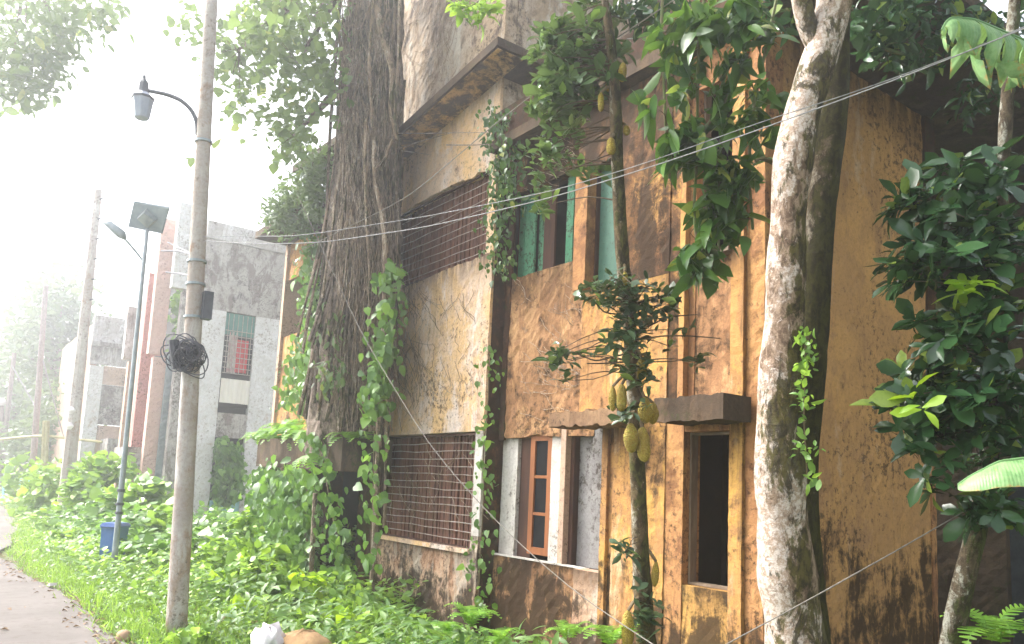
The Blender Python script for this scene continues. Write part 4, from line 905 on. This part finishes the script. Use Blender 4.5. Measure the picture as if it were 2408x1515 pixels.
P, R, S = rosettes(tips, 8, .098, jit=.02, spread=1.1); put_leaves('jackc', T_OBO, P, R, S, M['leaf_crown'], JT, 150)
tips = in_blobs([(1480, 690, 75, 45, 5.9, .25, 3), (1540, 720, 50, 45, 5.95, .2, 1.5), (1410, 690, 40, 25, 5.9, .2, .7), (1470, 790, 45, 50, 5.9, .2, 1.4), (1460, 860, 40, 40, 5.9, .15, 1.0), (1510, 900, 18, 70, 5.9, .1, .7), (1470, 980, 20, 60, 5.9, .1, .5), (1600, 780, 60, 40, 5.9, .1, .22), (1380, 830, 30, 25, 5.9, .1, .2), (1640, 840, 25, 30, 5.9, .1, .2), (1320, 850, 25, 30, 5.95, .1, .35), (1330, 890, 14, 16, 5.95, .1, .15),
                 (1460, 1290, 16, 25, 5.85, .1, .4), (1525, 1430, 25, 60, 5.9, .1, .8), (1500, 1490, 30, 30, 5.85, .1, .5)], 128, .6)
mbt = MB(); twigs(mbt, tips, JP[:40], .55, .006, .03)
for Lx in ([(1495, 800), (1560, 790), (1620, 790), (1694, 796)], [(1500, 780), (1570, 745), (1640, 740)], [(1480, 850), (1420, 855), (1380, 855)], [(1480, 830), (1400, 850), (1350, 830)], [(1490, 745), (1420, 735), (1390, 700)]):
    P, R = px_path([(x, y, 5-3.5*i/len(Lx), 5.92) for i, (x, y) in enumerate(Lx)]); mbt.tube(*resample(P, R, 14), 5)
o = obj('twigs', mbt, M['twig'], JT); o['kind'] = 'stuff'
P, R, S = rosettes(tips, 6, .092, jit=.02, spread=1.1); put_leaves('jack', T_OBO, P, R, S, M['leaf_jack'], JT, 150)
# --- leafy climber hanging between jackfruit and twin trunk
HC = thing('hanging_climber', 'bright green large-leaved climber hanging over the upper right window', 'climbing plant', at_d(1640, 600, 5.85))
st = MB(); spine = []
for Lx in ([(1560, -40), (1555, 60), (1560, 170), (1565, 300), (1575, 420)], [(1660, -40), (1640, 150), (1640, 350), (1630, 520), (1650, 620)], [(1760, -40), (1740, 120), (1700, 250), (1690, 450), (1690, 600)], [(1830, -20), (1800, 120), (1770, 260), (1760, 400), (1770, 540)]):
    P, R = px_path([(x, y, 7, 5.75) for x, y in Lx]); P, R = resample(P, R, 24); st.tube(P, R, 6); spine.append(P)
obj('stems', st, simple('green_stem', (.10,.14,.04), (.14,.12,.06), 9, .7, .2), HC)
tips = in_blobs([(1600, 60, 90, 60, 5.7, .3, 1.6), (1720, 60, 110, 70, 5.7, .35, 2.4), (1640, 180, 70, 80, 5.7, .3, 1.5), (1780, 200, 70, 90, 5.7, .3, 1.6), (1600, 330, 50, 70, 5.7, .2, 1.0), (1680, 330, 60, 80, 5.75, .25, 1.6), (1700, 470, 50, 80, 5.8, .25, 2.0), (1660, 560, 40, 70, 5.8, .2, 1.2), (1640, 620, 30, 35, 5.75, .1, .7), (1740, 400, 40, 60, 5.75, .2, .9), (1800, 320, 35, 60, 5.6, .2, .6), (1730, 540, 25, 30, 5.75, .15, .5), (1520, 250, 25, 25, 5.6, .1, .15)], 150, .6)
twb = MB(); twigs(twb, tips, np.concatenate(spine), .6, .004, .0); o = obj('petioles', twb, M['twig'], HC); o['kind'] = 'stuff'
P, R, S = rosettes(tips, 7, .135, up=(.1,-.35,.8), jit=.03, droop=.75, vs=.4)
k = rng.uniform(size=len(P)) < .5
put_leaves('climbA', T_BIG, P[k], R[k], S[k]*.85, M['leaf_climb'], HC, 130); put_leaves('climbB', T_LAN, P[~k], R[~k], S[~k]*1.35, M['leaf_climb'], HC, 130)
# --- glossy tree at the right edge
DS = 5.2
L = [(2225, 1580, 56), (2240, 1500, 52), (2262, 1380, 48), (2298, 1250, 44), (2325, 1100, 40), (2345, 850, 36), (2352, 600, 33), (2358, 400, 30), (2373, 166, 28), (2390, -40, 24), (2400, -200, 20)]
P, R = px_path(L, DS); P, R = resample(P, R, 44); SP_ = P
GS = thing('glossy_tree', 'small tree with dark glossy leaves and a spotted trunk at the right edge', 'tree', P[0]*np.array([1,1,0]))
obj('trunk', MB().tube(P, R*(1+rng.normal(0, .03, 44)), 14, noise=.03), M['bark_shrub'], GS, True)
tips = in_blobs([(2300, 430, 130, 80, 5.1, .4, 2.2), (2210, 480, 90, 70, 5.0, .3, 1.6), (2120, 490, 40, 30, 4.95, .2, .35), (2250, 600, 140, 90, 5.0, .4, 2.8), (2140, 640, 50, 50, 4.95, .2, .9), (2340, 620, 90, 120, 5.1, .4, 1.8), (2300, 760, 110, 90, 5.0, .4, 2.2), (2210, 790, 80, 60, 4.9, .3, 1.3), (2170, 930, 80, 70, 4.9, .3, 1.7), (2290, 920, 110, 90, 5.0, .4, 2.2), (2180, 1020, 60, 60, 4.95, .25, 1.2), (2300, 1070, 90, 70, 5.0, .3, 1.7), (2210, 1120, 45, 45, 4.95, .2, .7), (2330, 1200, 60, 40, 5.0, .2, .7), (2380, 900, 60, 250, 5.0, .3, 1.4)], 270, .6)
mbt = MB(); twigs(mbt, tips, SP_[8:], .5, .008, .03); o = obj('twigs', mbt, M['twig'], GS); o['kind'] = 'stuff'
P, R, S = rosettes(tips, 9, .135, up=(-.1,-.4,.7), jit=.015, spread=1.0); put_leaves('gloss', T_OBO, P, R, S, M['leaf_dark'], GS, 300)
P, R, S = rosettes(in_blobs([(2290, 690, 35, 40, 4.75, .1, 2), (2250, 740, 30, 25, 4.75, .1, 1), (2150, 930, 8, 8, 4.65, .1, .5), (2165, 960, 6, 6, 4.65, .1, .5)], 6), 5, .13, up=(0,-.5,.9), jit=.01, spread=1.2); put_leaves('glossy_new', T_OBO, P, R, S, M['leaf_weed2'], GS, 40, name='young_leaf')
# --- banana plants
def banana_leaf(L, wmax, par, name, lab, torn):
    """midrib through the measured points; blade strips hang from it, torn apart between strips"""
    P, _ = resample(np.array([at_d(*p) for p in L]), [1]*len(L), 40)
    lf = obj(name, MB().tube(P, np.linspace(.012, .005, 40), 6), M['banana_stem'], par); lf['label'] = lab
    tng = np.gradient(P, axis=0); tng = unit(tng); k = 0; i = 0
    while i < 39:
        nseg = int(rng.integers(4, 8)) if torn else 39; j = min(39, i+nseg)
        for sgn in (-1, 1):
            V = []; m = j-i+1; rows = 6; dr = rng.uniform(.5, 1.1) if torn else .35; cut = rng.uniform(.7, 1.0) if torn else 1.0
            for a in range(m):
                t = (i+a)/39; w_ = wmax*math.sin(math.pi*min(.98, t*.9+.08))**.6*cut
                side = unit(np.cross(tng[i+a], np.array([0,0,1.])))*sgn
                for r in range(rows):
                    s = r/(rows-1); ang = dr*s*1.3+(.75 if not torn else .8)
                    off = side*math.sin(0)*0+side*w_*s*math.cos(ang*.9)+np.array([0,0,-1])*w_*s*math.sin(ang*.9)*(1 if torn else .6)
                    pinch = (1-.35*s*abs(2*a/(m-1)-1)) if torn and m > 1 else 1.0
                    V.append(P[i+a]+off*pinch+(tng[i+a]*(a-(m-1)/2)*-.012*s if torn else 0))
            F = [(a*rows+r, (a+1)*rows+r, (a+1)*rows+r+1, a*rows+r+1) for a in range(m-1) for r in range(rows-1)]
            o = obj('blade', MB().add(V, F), M['banana'], lf, True)
            at = o.data.attributes.new('st', 'FLOAT_VECTOR', 'POINT'); at.data.foreach_set('vector', np.array([((i+a)/39, r/(rows-1), 0) for a in range(m) for r in range(rows)], np.float32).ravel())
        i = j
BA = thing('banana_plant', 'banana plant at the top right with torn drooping pale leaves', 'banana plant', at_d(2560, 1500, 4.2))
obj('stem', MB().tube(*resample(np.array([at_d(2600, 1650, 4.2), at_d(2600, 800, 4.2), at_d(2560, 300, 4.2), at_d(2500, 160, 4.2)]), [.11, .1, .06, .03], 20), 12), M['leaf_soft'], BA)
banana_leaf([(2500, 170, 4.2), (2430, 105, 4.15), (2360, 75, 4.1), (2290, 45, 4.0), (2230, 40, 3.95), (2215, 70, 3.93)], .42, BA, 'torn_leaf', 'torn drooping leaf', True)
banana_leaf([(2520, 200, 4.2), (2440, 120, 4.3), (2400, 110, 4.4), (2385, 160, 4.45)], .42, BA, 'torn_leaf', 'torn leaf with dried tip', True)
banana_leaf([(2540, 1130, 3.9), (2440, 1075, 3.9), (2350, 1085, 3.95), (2280, 1120, 4.0), (2252, 1140, 4.02)], .26, BA, 'broad_leaf', 'broad whole leaf seen low at the right edge', False)
# --- dark ivy and ferns under and over the eave, top right
EV = thing('eave_creeper', 'dark creeper spilling over the roof edge at the top right', 'climbing plant', at_d(2100, 60, 7.0))
tips = in_blobs([(2080, 40, 90, 60, 6.2, .4, 2), (2200, 60, 100, 70, 6.4, .4, 2), (2330, 130, 80, 110, 6.6, .4, 2), (2150, 150, 60, 40, 6.5, .2, .6), (2060, 110, 40, 40, 6.2, .2, .5), (1800, 40, 90, 50, 6.2, .3, 1.0), (2260, 240, 60, 50, 6.8, .3, .4), (1540, 20, 120, 40, 6.4, .3, .9)], 170, .6)
P, R, S = rosettes(tips, 8, .11, jit=.05, droop=.7); put_leaves('eave', T_ELL, P, R, S, M['leaf_dark'], EV, 120)
obj('stems', MB().tube(*resample(np.array([at_d(1960, 10, 6.4), at_d(2150, 60, 6.5), at_d(2350, 130, 6.7)]), [.01]*3, 20), 5), M['vine_stem'], EV)
# --- creepers on the walls
def creeper(label, paths, nper, size, mat, wd, single, tpl=T_IVY, key='creep', stem=True, dd_=.25, out=(.35,-.8,.25)):
    nper = [int(k*1.6) for k in nper]; size *= .74
    base = at_d(*paths[0][-1]); cr = thing('wall_creeper', label, 'climbing plant', base); AP = []; mb = MB()
    for L, n in zip(paths, nper):
        P, _ = resample(np.array([at_d(*p) for p in L]), [1]*len(L), 40)
        if stem: mb.tube(P, .007, 5, cap=False)
        i = rng.integers(0, 40, n); dd2 = np.array([depth_of(P[0])])[0]
        off = rng.normal(0, 1, (n,3))*np.array([wd*.8, dd_*.45, wd*.5]); AP.append(P[i]+off-unit(P[i]-CP)*np.abs(rng.normal(0, dd_*.5, n))[:,None])
    if stem: obj('stem', mb, M['vine_stem'], cr)
    A = np.concatenate(AP); n = len(A)
    D = unit(np.array([0,0,-.9])+rng.normal(0, .45, (n,3))); N = unit(np.array(out)+rng.normal(0, .42, (n,3)))
    put_leaves(key, tpl, A, frames(D, N), size*np.clip(rng.lognormal(0, .33, n), .45, 1.9), mat, cr, min(single*2, 290)); return cr
def onY(Y, *L): return [(x, y, dY(x, y, Y)) for x, y in L]
creeper('dense green creeper on the dark return wall beside the grille', [onY(5.62, (1165, 260), (1163, 350), (1172, 450), (1165, 560), (1172, 640)), onY(5.66, (1195, 270), (1200, 400), (1192, 500))], [330, 200], .085, M['leaf_climb'], .11, 170)
creeper('thin trailing creeper down the pilaster right of the lower grille', [onY(5.6, (1150, 820), (1148, 950), (1136, 1050), (1138, 1150), (1130, 1300), (1125, 1400), (1120, 1450))], [105], .10, M['leaf_vine'], .05, 95)
creeper('leafy vine climbing the pale root left of the upper grille', [[(925, 620, 11.2), (915, 700, 11.2), (905, 790, 11.1), (890, 870, 11.0), (880, 960, 10.9)], [(905, 800, 11.1), (895, 880, 11.0), (872, 985, 10.8)], [(880, 1010, 10.6), (878, 1120, 10.5), (875, 1200, 10.4), (870, 1330, 10.3)]], [150, 80, 60], .16, M['leaf_vine'], .11, 170)
creeper('thick creeper over the yellow left end of the house', [onY(5.5, (735, 560), (730, 680), (735, 760), (715, 860), (720, 960)), onY(5.5, (700, 820), (690, 900), (670, 960)), onY(5.2, (740, 800), (745, 900), (760, 960)), onY(5.4, (720, 440), (725, 540))], [420, 110, 240, 160], .16, M['leaf_vine'], .26, 160)
creeper('sparse fern-leaved creeper on the fig trunk', [[(780, 720, 11.7), (770, 830, 11.6), (790, 920, 11.5)], [(800, 860, 11.5), (770, 900, 11.5)]], [60, 50], .13, M['leaf_fig'], .18, 60, T_ELL, 'creepf')
creeper('tall dark green creeper curtain below the mossy porch slab', [onY(4.95, (615, 1105), (610, 1250), (605, 1400)), onY(4.9, (650, 1110), (650, 1250), (640, 1420)), onY(4.85, (690, 1115), (690, 1250), (695, 1440)), onY(4.85, (722, 1115), (718, 1250), (712, 1380))], [520, 560, 460, 200], .17, M['leaf_vine'], .26, 170)
creeper('hanging leafy vine in front of the black porch doorway', [onY(4.7, (735, 1020), (760, 1080), (770, 1150), (785, 1230), (800, 1330), (815, 1400))], [120], .165, M['leaf_vine'], .07, 150)
creeper('leafy creeper covering the far grey house lower wall', [[(520, 1040, 23.4), (520, 1110, 23.3), (512, 1190, 23.3)], [(550, 1050, 23.4), (560, 1110, 23.3), (550, 1170, 23.3)], [(420, 690, 24.2), (425, 770, 24.2), (415, 830, 24.2)]], [420, 260, 160], .2, M['leaf_vine'], .3, 0, T_HEART, 'creeph')
# bushes on ledge and roof
RB = thing('roof_bush', 'hazy green bush growing on the ledge at the left end of the roof', 'bush', at_y(690, 552, 5.3))
tips = in_blobs([(700, 490, 60, 60, 14.6, .5, 3), (660, 510, 35, 40, 15.0, .4, 1.2), (745, 440, 45, 70, 13.8, .4, 2.2), (690, 340, 35, 40, 13.9, .3, .9), (760, 390, 30, 40, 13.4, .3, .8)], 420, .6); P, R, S = rosettes(tips, 8, .115, jit=.09); put_leaves('rb', T_LAN, P, R, S*1.2, M['leaf_far'], RB, 0)
obj('stems', MB().tube(*resample(np.array([at_y(690, 552, 5.3), at_d(700, 500, 14.6), at_d(700, 440, 14.2)]), [.03, .02, .01], 12), 5), M['vine_stem'], RB)
TB = thing('twig_sprig', 'bright leafy sprig hanging in at the top edge of the tower wall', 'branch', at_d(1110, -30, 8))
P, R, S = rosettes(in_blobs([(1075, 15, 25, 15, 8, .1, 1), (1110, 30, 40, 30, 8, .15, 1.5), (1150, 20, 25, 25, 8, .1, 1)], 22), 5, .1, jit=.03, droop=.5); put_leaves('sprig', T_ELL, P, R, S, M['leaf_weed'], TB, 110)
obj('twig', MB().tube(*resample(np.array([at_d(1180, -60, 8), at_d(1120, 10, 8), at_d(1075, 25, 8)]), [.008, .006, .003], 12), 5), M['twig'], TB)
# --- ferns
def fern(c, n, L, label, group=None, mat=None, lean=(0,0,0), up=.55):
    f = thing('fern', label, 'fern', c, group); P = np.repeat(np.array([c]), n, 0)+rng.normal(0, .02, (n,3)); a = np.linspace(0, 6.28, n, endpoint=False)+rng.uniform(0, .5, n)
    D = np.stack([np.cos(a), np.sin(a), np.full(n, up)+rng.normal(0, .2, n)], 1)+np.array(lean); N = np.stack([-np.cos(a)*.5, -np.sin(a)*.5, np.ones(n)], 1)
    R = frames(D, N); S = L*rng.uniform(.75, 1.15, n); leaves_single('frond', 'frond', T_FROND, P, R, S, mat or M['fern'], f); return f
ORD = ['first', 'second', 'third', 'fourth', 'fifth', 'sixth', 'seventh', 'eighth', 'ninth', 'tenth']
for i, (px, py) in enumerate(sorted(((612, 1026), (640, 1015), (668, 1005), (695, 1012), (725, 1020), (752, 1030), (790, 1035), (830, 1028), (655, 1030), (710, 1032)))):
    fern(at_y(px, py+14, 5.1), 13, .5, ORD[i]+' fern from the left along the top of the mossy porch slab', 'ferns along the porch slab', lean=(.1,-.35,.1))
fern(at_y(748, 1075, 4.8), 9, .5, 'drooping fern hanging at the right corner of the porch slab', lean=(.1,-.3,-.9))
for px, py, d, n, L, lab in ((1105, 1470, 7.6, 12, .34, 'fern at the foot of the creeper pilaster'), (1175, 1512, 6.9, 9, .24, 'round fern at the bottom edge left of the casement'), (1335, 1500, 6.4, 9, .22, 'single bright fern under the casement window'), (1440, 1510, 5.9, 8, .3, 'upright fern at the foot of the jackfruit trunk'), (1010, 1500, 7.6, 8, .3, 'dark fern in the grass before the tower plinth'), (1050, 1490, 7.4, 8, .26, 'small fern between the tower plinth and the creeper pilaster'), (2340, 1500, 5.2, 9, .4, 'dark fern beside the spotted trunk at the bottom right')):
    fern(at_d(px, py, d), n, L, lab, up=.9)
# --- overhead branch at the top left, its tree standing out of view
OT = thing('overhanging_tree', 'hazy leafy branches hanging in at the top left corner', 'tree', (-12, -3.5, 0))
tips = in_blobs([(60, 60, 130, 90, 14, 1.5, 3), (60, 170, 90, 60, 14, 1.2, 1.6), (170, 50, 70, 60, 14, 1.2, 1.2), (250, 20, 50, 30, 14, 1, .5), (40, 220, 60, 30, 14, 1, .5), (110, 130, 60, 50, 14, 1, .8), (-150, 60, 150, 160, 14, 2, 2), (100, -120, 250, 90, 14, 2, 3)], 420, .6)
obj('trunk', MB().tube(*resample(np.array([(-12,-3.5,-.2), (-12.2,-3.4,4), (-12.6,-2.8,8.5), at_d(60, -60, 14)]), [.28, .22, .14, .04], 24), 12, noise=.04), M['bark_fig'], OT)
mbt = MB()
for e in ((230, 30), (20, 200), (150, 120), (60, 60)):
    a = at_d(60, -60, 14); b = at_d(e[0], e[1], 14); mbt.tube(*resample([a, (a+b)/2+np.array([0,0,.2]), b], [.04, .025, .01], 10), 6)
obj('branch', mbt, M['bark_fig'], OT)
P, R, S = rosettes(tips, 7, .17, jit=.16, droop=.4); put_leaves('over', T_ELL, P, R, S, M['leaf_fig'], OT, 0)
# --- far trees
def far_tree(label, blobs, base, n, size, h0, group='trees at the far end of the road'):
    b = at_d(*base); b[2] = 0; t = thing('far_tree', label, 'tree', b); tips = in_blobs(blobs, n, .6)
    top = tips[:,2].mean(); P, R = resample(np.array([b, (tips.mean(0)+b)/2*np.array([1,1,0])+np.array([0,0,top*.5]), tips.mean(0)]), [h0, h0*.7, h0*.3], 12); mb = MB().tube(P, R, 8)
    for k in range(10): c = tips[rng.integers(len(tips))]; mb.tube(*resample(np.array([P[7], (P[8]+c)/2, c]), [h0*.35, h0*.2, h0*.08], 8), 5)
    obj('trunk', mb, M['bark_fig'], t); P, R, S = rosettes(tips, 7, size, jit=size*1.6, droop=.3); put_leaves('far', T_FAR, P, R, S, M['leaf_far'], t)
far_tree('round hazy tree behind the far utility pole', [(130, 720, 75, 80, 44, 3, 3), (90, 820, 90, 80, 44, 3, 2.5), (180, 800, 40, 90, 44, 2, 1)], (130, 1180, 44), 520, .42, .3)
far_tree('broad dark hazy tree low at the far left', [(40, 850, 80, 90, 50, 4, 2), (60, 960, 110, 90, 50, 4, 3), (-80, 900, 120, 140, 52, 4, 2), (130, 950, 60, 90, 48, 3, 1.5)], (50, 1180, 50), 640, .45, .35)
far_tree('green bushy tree left of the white house', [(130, 1010, 80, 60, 40, 2, 2), (60, 1060, 90, 60, 40, 2, 2), (170, 960, 30, 60, 40, 2, 1)], (110, 1190, 40), 420, .34, .2)
# ================================================================== GROUND VEGETATION
def ground_pts(n, x0, x1, y0, y1, dens=None):
    # more points near the camera: sample in distance
    X = -np.exp(rng.uniform(math.log(-x1), math.log(-x0), n)); Y = rng.uniform(y0, y1, n)
    re = np.array([road_edge(x) for x in X]); k = Y > re+rng.normal(.03, .10, n); return X[k], Y[k]
X, Y = ground_pts(52000, -30, -4.6, 1.3, 5.6); n = len(X)
D = np.stack([rng.normal(0, .5, n), rng.normal(0, .5, n), rng.uniform(.5, 1.2, n)], 1); N = np.stack([rng.normal(0, 1, n), rng.normal(0, 1, n), np.full(n, .3)], 1)
leaves_obj('grass', T_BLADE, np.stack([X, Y, hgt(X, Y)-.01], 1), frames(D, N), rng.uniform(.07, .2, n), M['grass'])
def cover(n, x0, x1, y0, y1, hmax, s0, s1, mat, tpl, name, mask=None):
    X, Y = ground_pts(n, x0, x1, y0, y1); f = .5+.5*np.sin(X*1.1+2*np.sin(Y*1.7))*np.sin(Y*2.3+X*.6)
    edge = np.clip((Y-np.array([road_edge(x) for x in X]))/1.6, .12, 1)
    Z = hgt(X, Y)+hmax*edge*(.35+.65*f)*rng.uniform(.15, 1, len(X))
    if mask is not None: k = mask(X, Y, f); X, Y, Z, edge = X[k], Y[k], Z[k], edge[k]
    n = len(X); D = np.stack([rng.normal(0, .8, n), rng.normal(-.2, .8, n), rng.normal(.05, .35, n)], 1); N = np.stack([rng.normal(.0, .35, n), rng.normal(-.25, .35, n), np.ones(n)], 1)
    return leaves_obj(name, tpl, np.stack([X, Y, Z], 1), frames(D, N), rng.uniform(s0, s1, n)*(.6+.4*edge), mat)
cover(26000, -26, -5.0, 1.45, 5.5, .20, .035, .08, M['leaf_weed'], T_HEART, 'ground_cover')
cover(15000, -34, -9.5, 1.9, 6.5, .62, .06, .13, M['leaf_weed'], T_HEART, 'ground_cover')
cover(9000, -36, -13, 2.6, 7.0, 1.15, .10, .22, M['leaf_vine'], T_HEART, 'undergrowth')
cover(6000, -60, -24, 2.2, 9, 1.5, .2, .4, M['leaf_weed'], T_HEART, 'undergrowth')
cover(5000, -22, -5.4, 1.6, 5.5, .42, .10, .22, M['leaf_soft'], T_LAN, 'ground_cover')
cover(900, -16, -5.4, 1.5, 5.2, .10, .05, .11, M['dry'], T_DRY, 'dead_leaves')
# single weeds with bigger leaves
WEEDS = [(720, 1345, 9.6, .55), (690, 1400, 9.2, .4), (760, 1395, 9.3, .35), (640, 1290, 10.4, .5), (595, 1330, 10.2, .45), (560, 1280, 11.5, .5), (520, 1330, 10.4, .4), (655, 1350, 9.6, .45), (540, 1390, 9.2, .3), (600, 1420, 8.6, .3), (730, 1440, 8.3, .3), (470, 1480, 7.0, .25), (345, 1300, 13, .5), (390, 1260, 14, .6), (330, 1220, 15, .6), (200, 1240, 18, .7), (160, 1290, 16, .5), (110, 1270, 18, .6), (230, 1180, 22, 1.0), (390, 1190, 17, .8), (370, 1350, 11, .3), (820, 1440, 8.4, .35), (880, 1425, 8.6, .45), (480, 1260, 13, .5), (300, 1290, 13.6, .5), (150, 1190, 22, .9), (60, 1240, 23, .8)]
WLAB = ['tall weed at the foot of the creeper curtain', 'weed in front of the creeper curtain root', 'weed below the hanging vine of the porch doorway', 'weed at the left edge of the creeper curtain', 'bright weed among the bright shrub leaves', 'weed beside the grey house corner pilaster', 'weed just right of the lamp post at mid height', 'bright tall weed before the creeper curtain', 'low weed between the lamp post and the creeper curtain', 'low weed in the grass above the white bag', 'bright low weed in the grass right of the sand heap', 'low weed touching the foot of the lamp post', 'weed just right of the blue bin', 'bright weed under the pink pillars', 'weed behind the solar lamp pole', 'tall weed at the foot of the far utility pole', 'bright weed left of the blue bin', 'weed at the bend of the road edge', 'big hazy weed under the white house balcony', 'bright big weed under the grey shutter of the pink front', 'small weed between the blue bin and the lamp post', 'weed at the foot of the black porch doorway', 'bright weed at the left foot of the tower plinth', 'weed under the light blue sheet of the grey house', 'weed behind the blue bin lid', 'bright hazy weed left of the far utility pole', 'hazy weed before the board fence']
for i, (px, py, d, h) in enumerate(WEEDS):
    top = at_d(px, py, d); z0 = float(hgt(top[0], top[1])); b = np.array([top[0], top[1], z0]); hh = max(top[2]-z0, .2)
    wd = thing('weed', WLAB[i], 'weed', b, 'weeds in the verge'); mb = MB(); tips = []
    for k in range(5):
        e = b+np.array([rng.normal(0, .18), rng.normal(0, .18), hh*rng.uniform(.6, 1.05)]); mb.tube(*resample(np.array([b, (b+e)/2+rng.normal(0, .03, 3), e]), [.007, .006, .003], 7), 4); tips += [b+(e-b)*t for t in (.55, .75, .9, 1.0)]
    obj('stem', mb, M['leaf_soft'], wd); P, R, S = rosettes(np.array(tips), 3, .13 if d < 12 else .2, jit=.03, droop=.25)
    leaves_single('leaf', 'weed', T_BIG, P, R, S*.8, M['leaf_weed2'] if i % 3 == 0 else M['leaf_weed'], wd)
# bright creeper heap rising against the left end of the house
HP = thing('bright_shrub', 'bright yellow-green shrub left of the creeper curtain', 'shrub', at_z(560, 1330, -.1))
tips = in_blobs([(600, 1330, 70, 60, 10.8, .6, 2), (540, 1290, 60, 40, 11.5, .5, 1), (650, 1400, 60, 40, 10, .4, 1), (575, 1240, 25, 30, 11.6, .3, .5)], 120, .6); P, R, S = rosettes(tips, 6, .12, jit=.05); put_leaves('bright', T_HEART, P, R, S, M['leaf_weed'], HP, 100)
mbt = MB(); twigs(mbt, tips, np.array([at_z(560, 1370, -.1), at_z(600, 1400, -.1), at_z(650, 1430, -.1)]), .4, .006); obj('stems', mbt, M['leaf_soft'], HP)
HB = thing('hedge_bush', 'pale hazy bush under the white house beside the solar light', 'bush', at_d(240, 1190, 22))
tips = in_blobs([(250, 1110, 60, 30, 21, 1, 2), (200, 1160, 50, 50, 20, 1, 2), (340, 1180, 45, 50, 17, .8, 2), (290, 1200, 50, 40, 17, .8, 1.5), (380, 1230, 40, 40, 15.5, .6, 1), (120, 1150, 60, 50, 23, 1, 2), (60, 1130, 50, 50, 25, 1, 1.2), (240, 980, 20, 60, 33, .4, .6)], 420, .6); P, R, S = rosettes(tips, 6, .22, jit=.12); put_leaves('hb', T_HEART, P, R, S, M['leaf_weed'], HB, 0)
# dry leaves littering the road edge
n = 300; X = -np.exp(rng.uniform(math.log(5.5), math.log(16), n)); Y = np.array([road_edge(x) for x in X])-np.abs(rng.normal(0, .16, n))+.06; k = rng.uniform(size=n) < .10; Y[k] -= rng.uniform(0, 2.2, k.sum())
D = np.stack([rng.normal(0, 1, n), rng.normal(0, 1, n), rng.normal(0, .1, n)], 1); N = np.stack([rng.normal(0, .3, n), rng.normal(0, .3, n), np.ones(n)], 1)
o = leaves_obj('leaf_litter', T_DRY, np.stack([X, Y, np.full(n, .03)], 1), frames(D, N), rng.uniform(.03, .085, n), M['dry'])
# ================================================================== HAZE
hz = NT('haze_air'); pv = hz.n('ShaderNodeVolumePrincipled'); pv.inputs['Color'].default_value = (.93, .95, 1, 1); pv.inputs['Density'].default_value = .006; pv.inputs['Anisotropy'].default_value = .76
hz.l(pv.outputs[0], hz.out.inputs['Volume'])
o = obj('haze', MB().box(-310, 310, -310, 310, -1.6, 16), hz.m); o['kind'] = 'stuff'
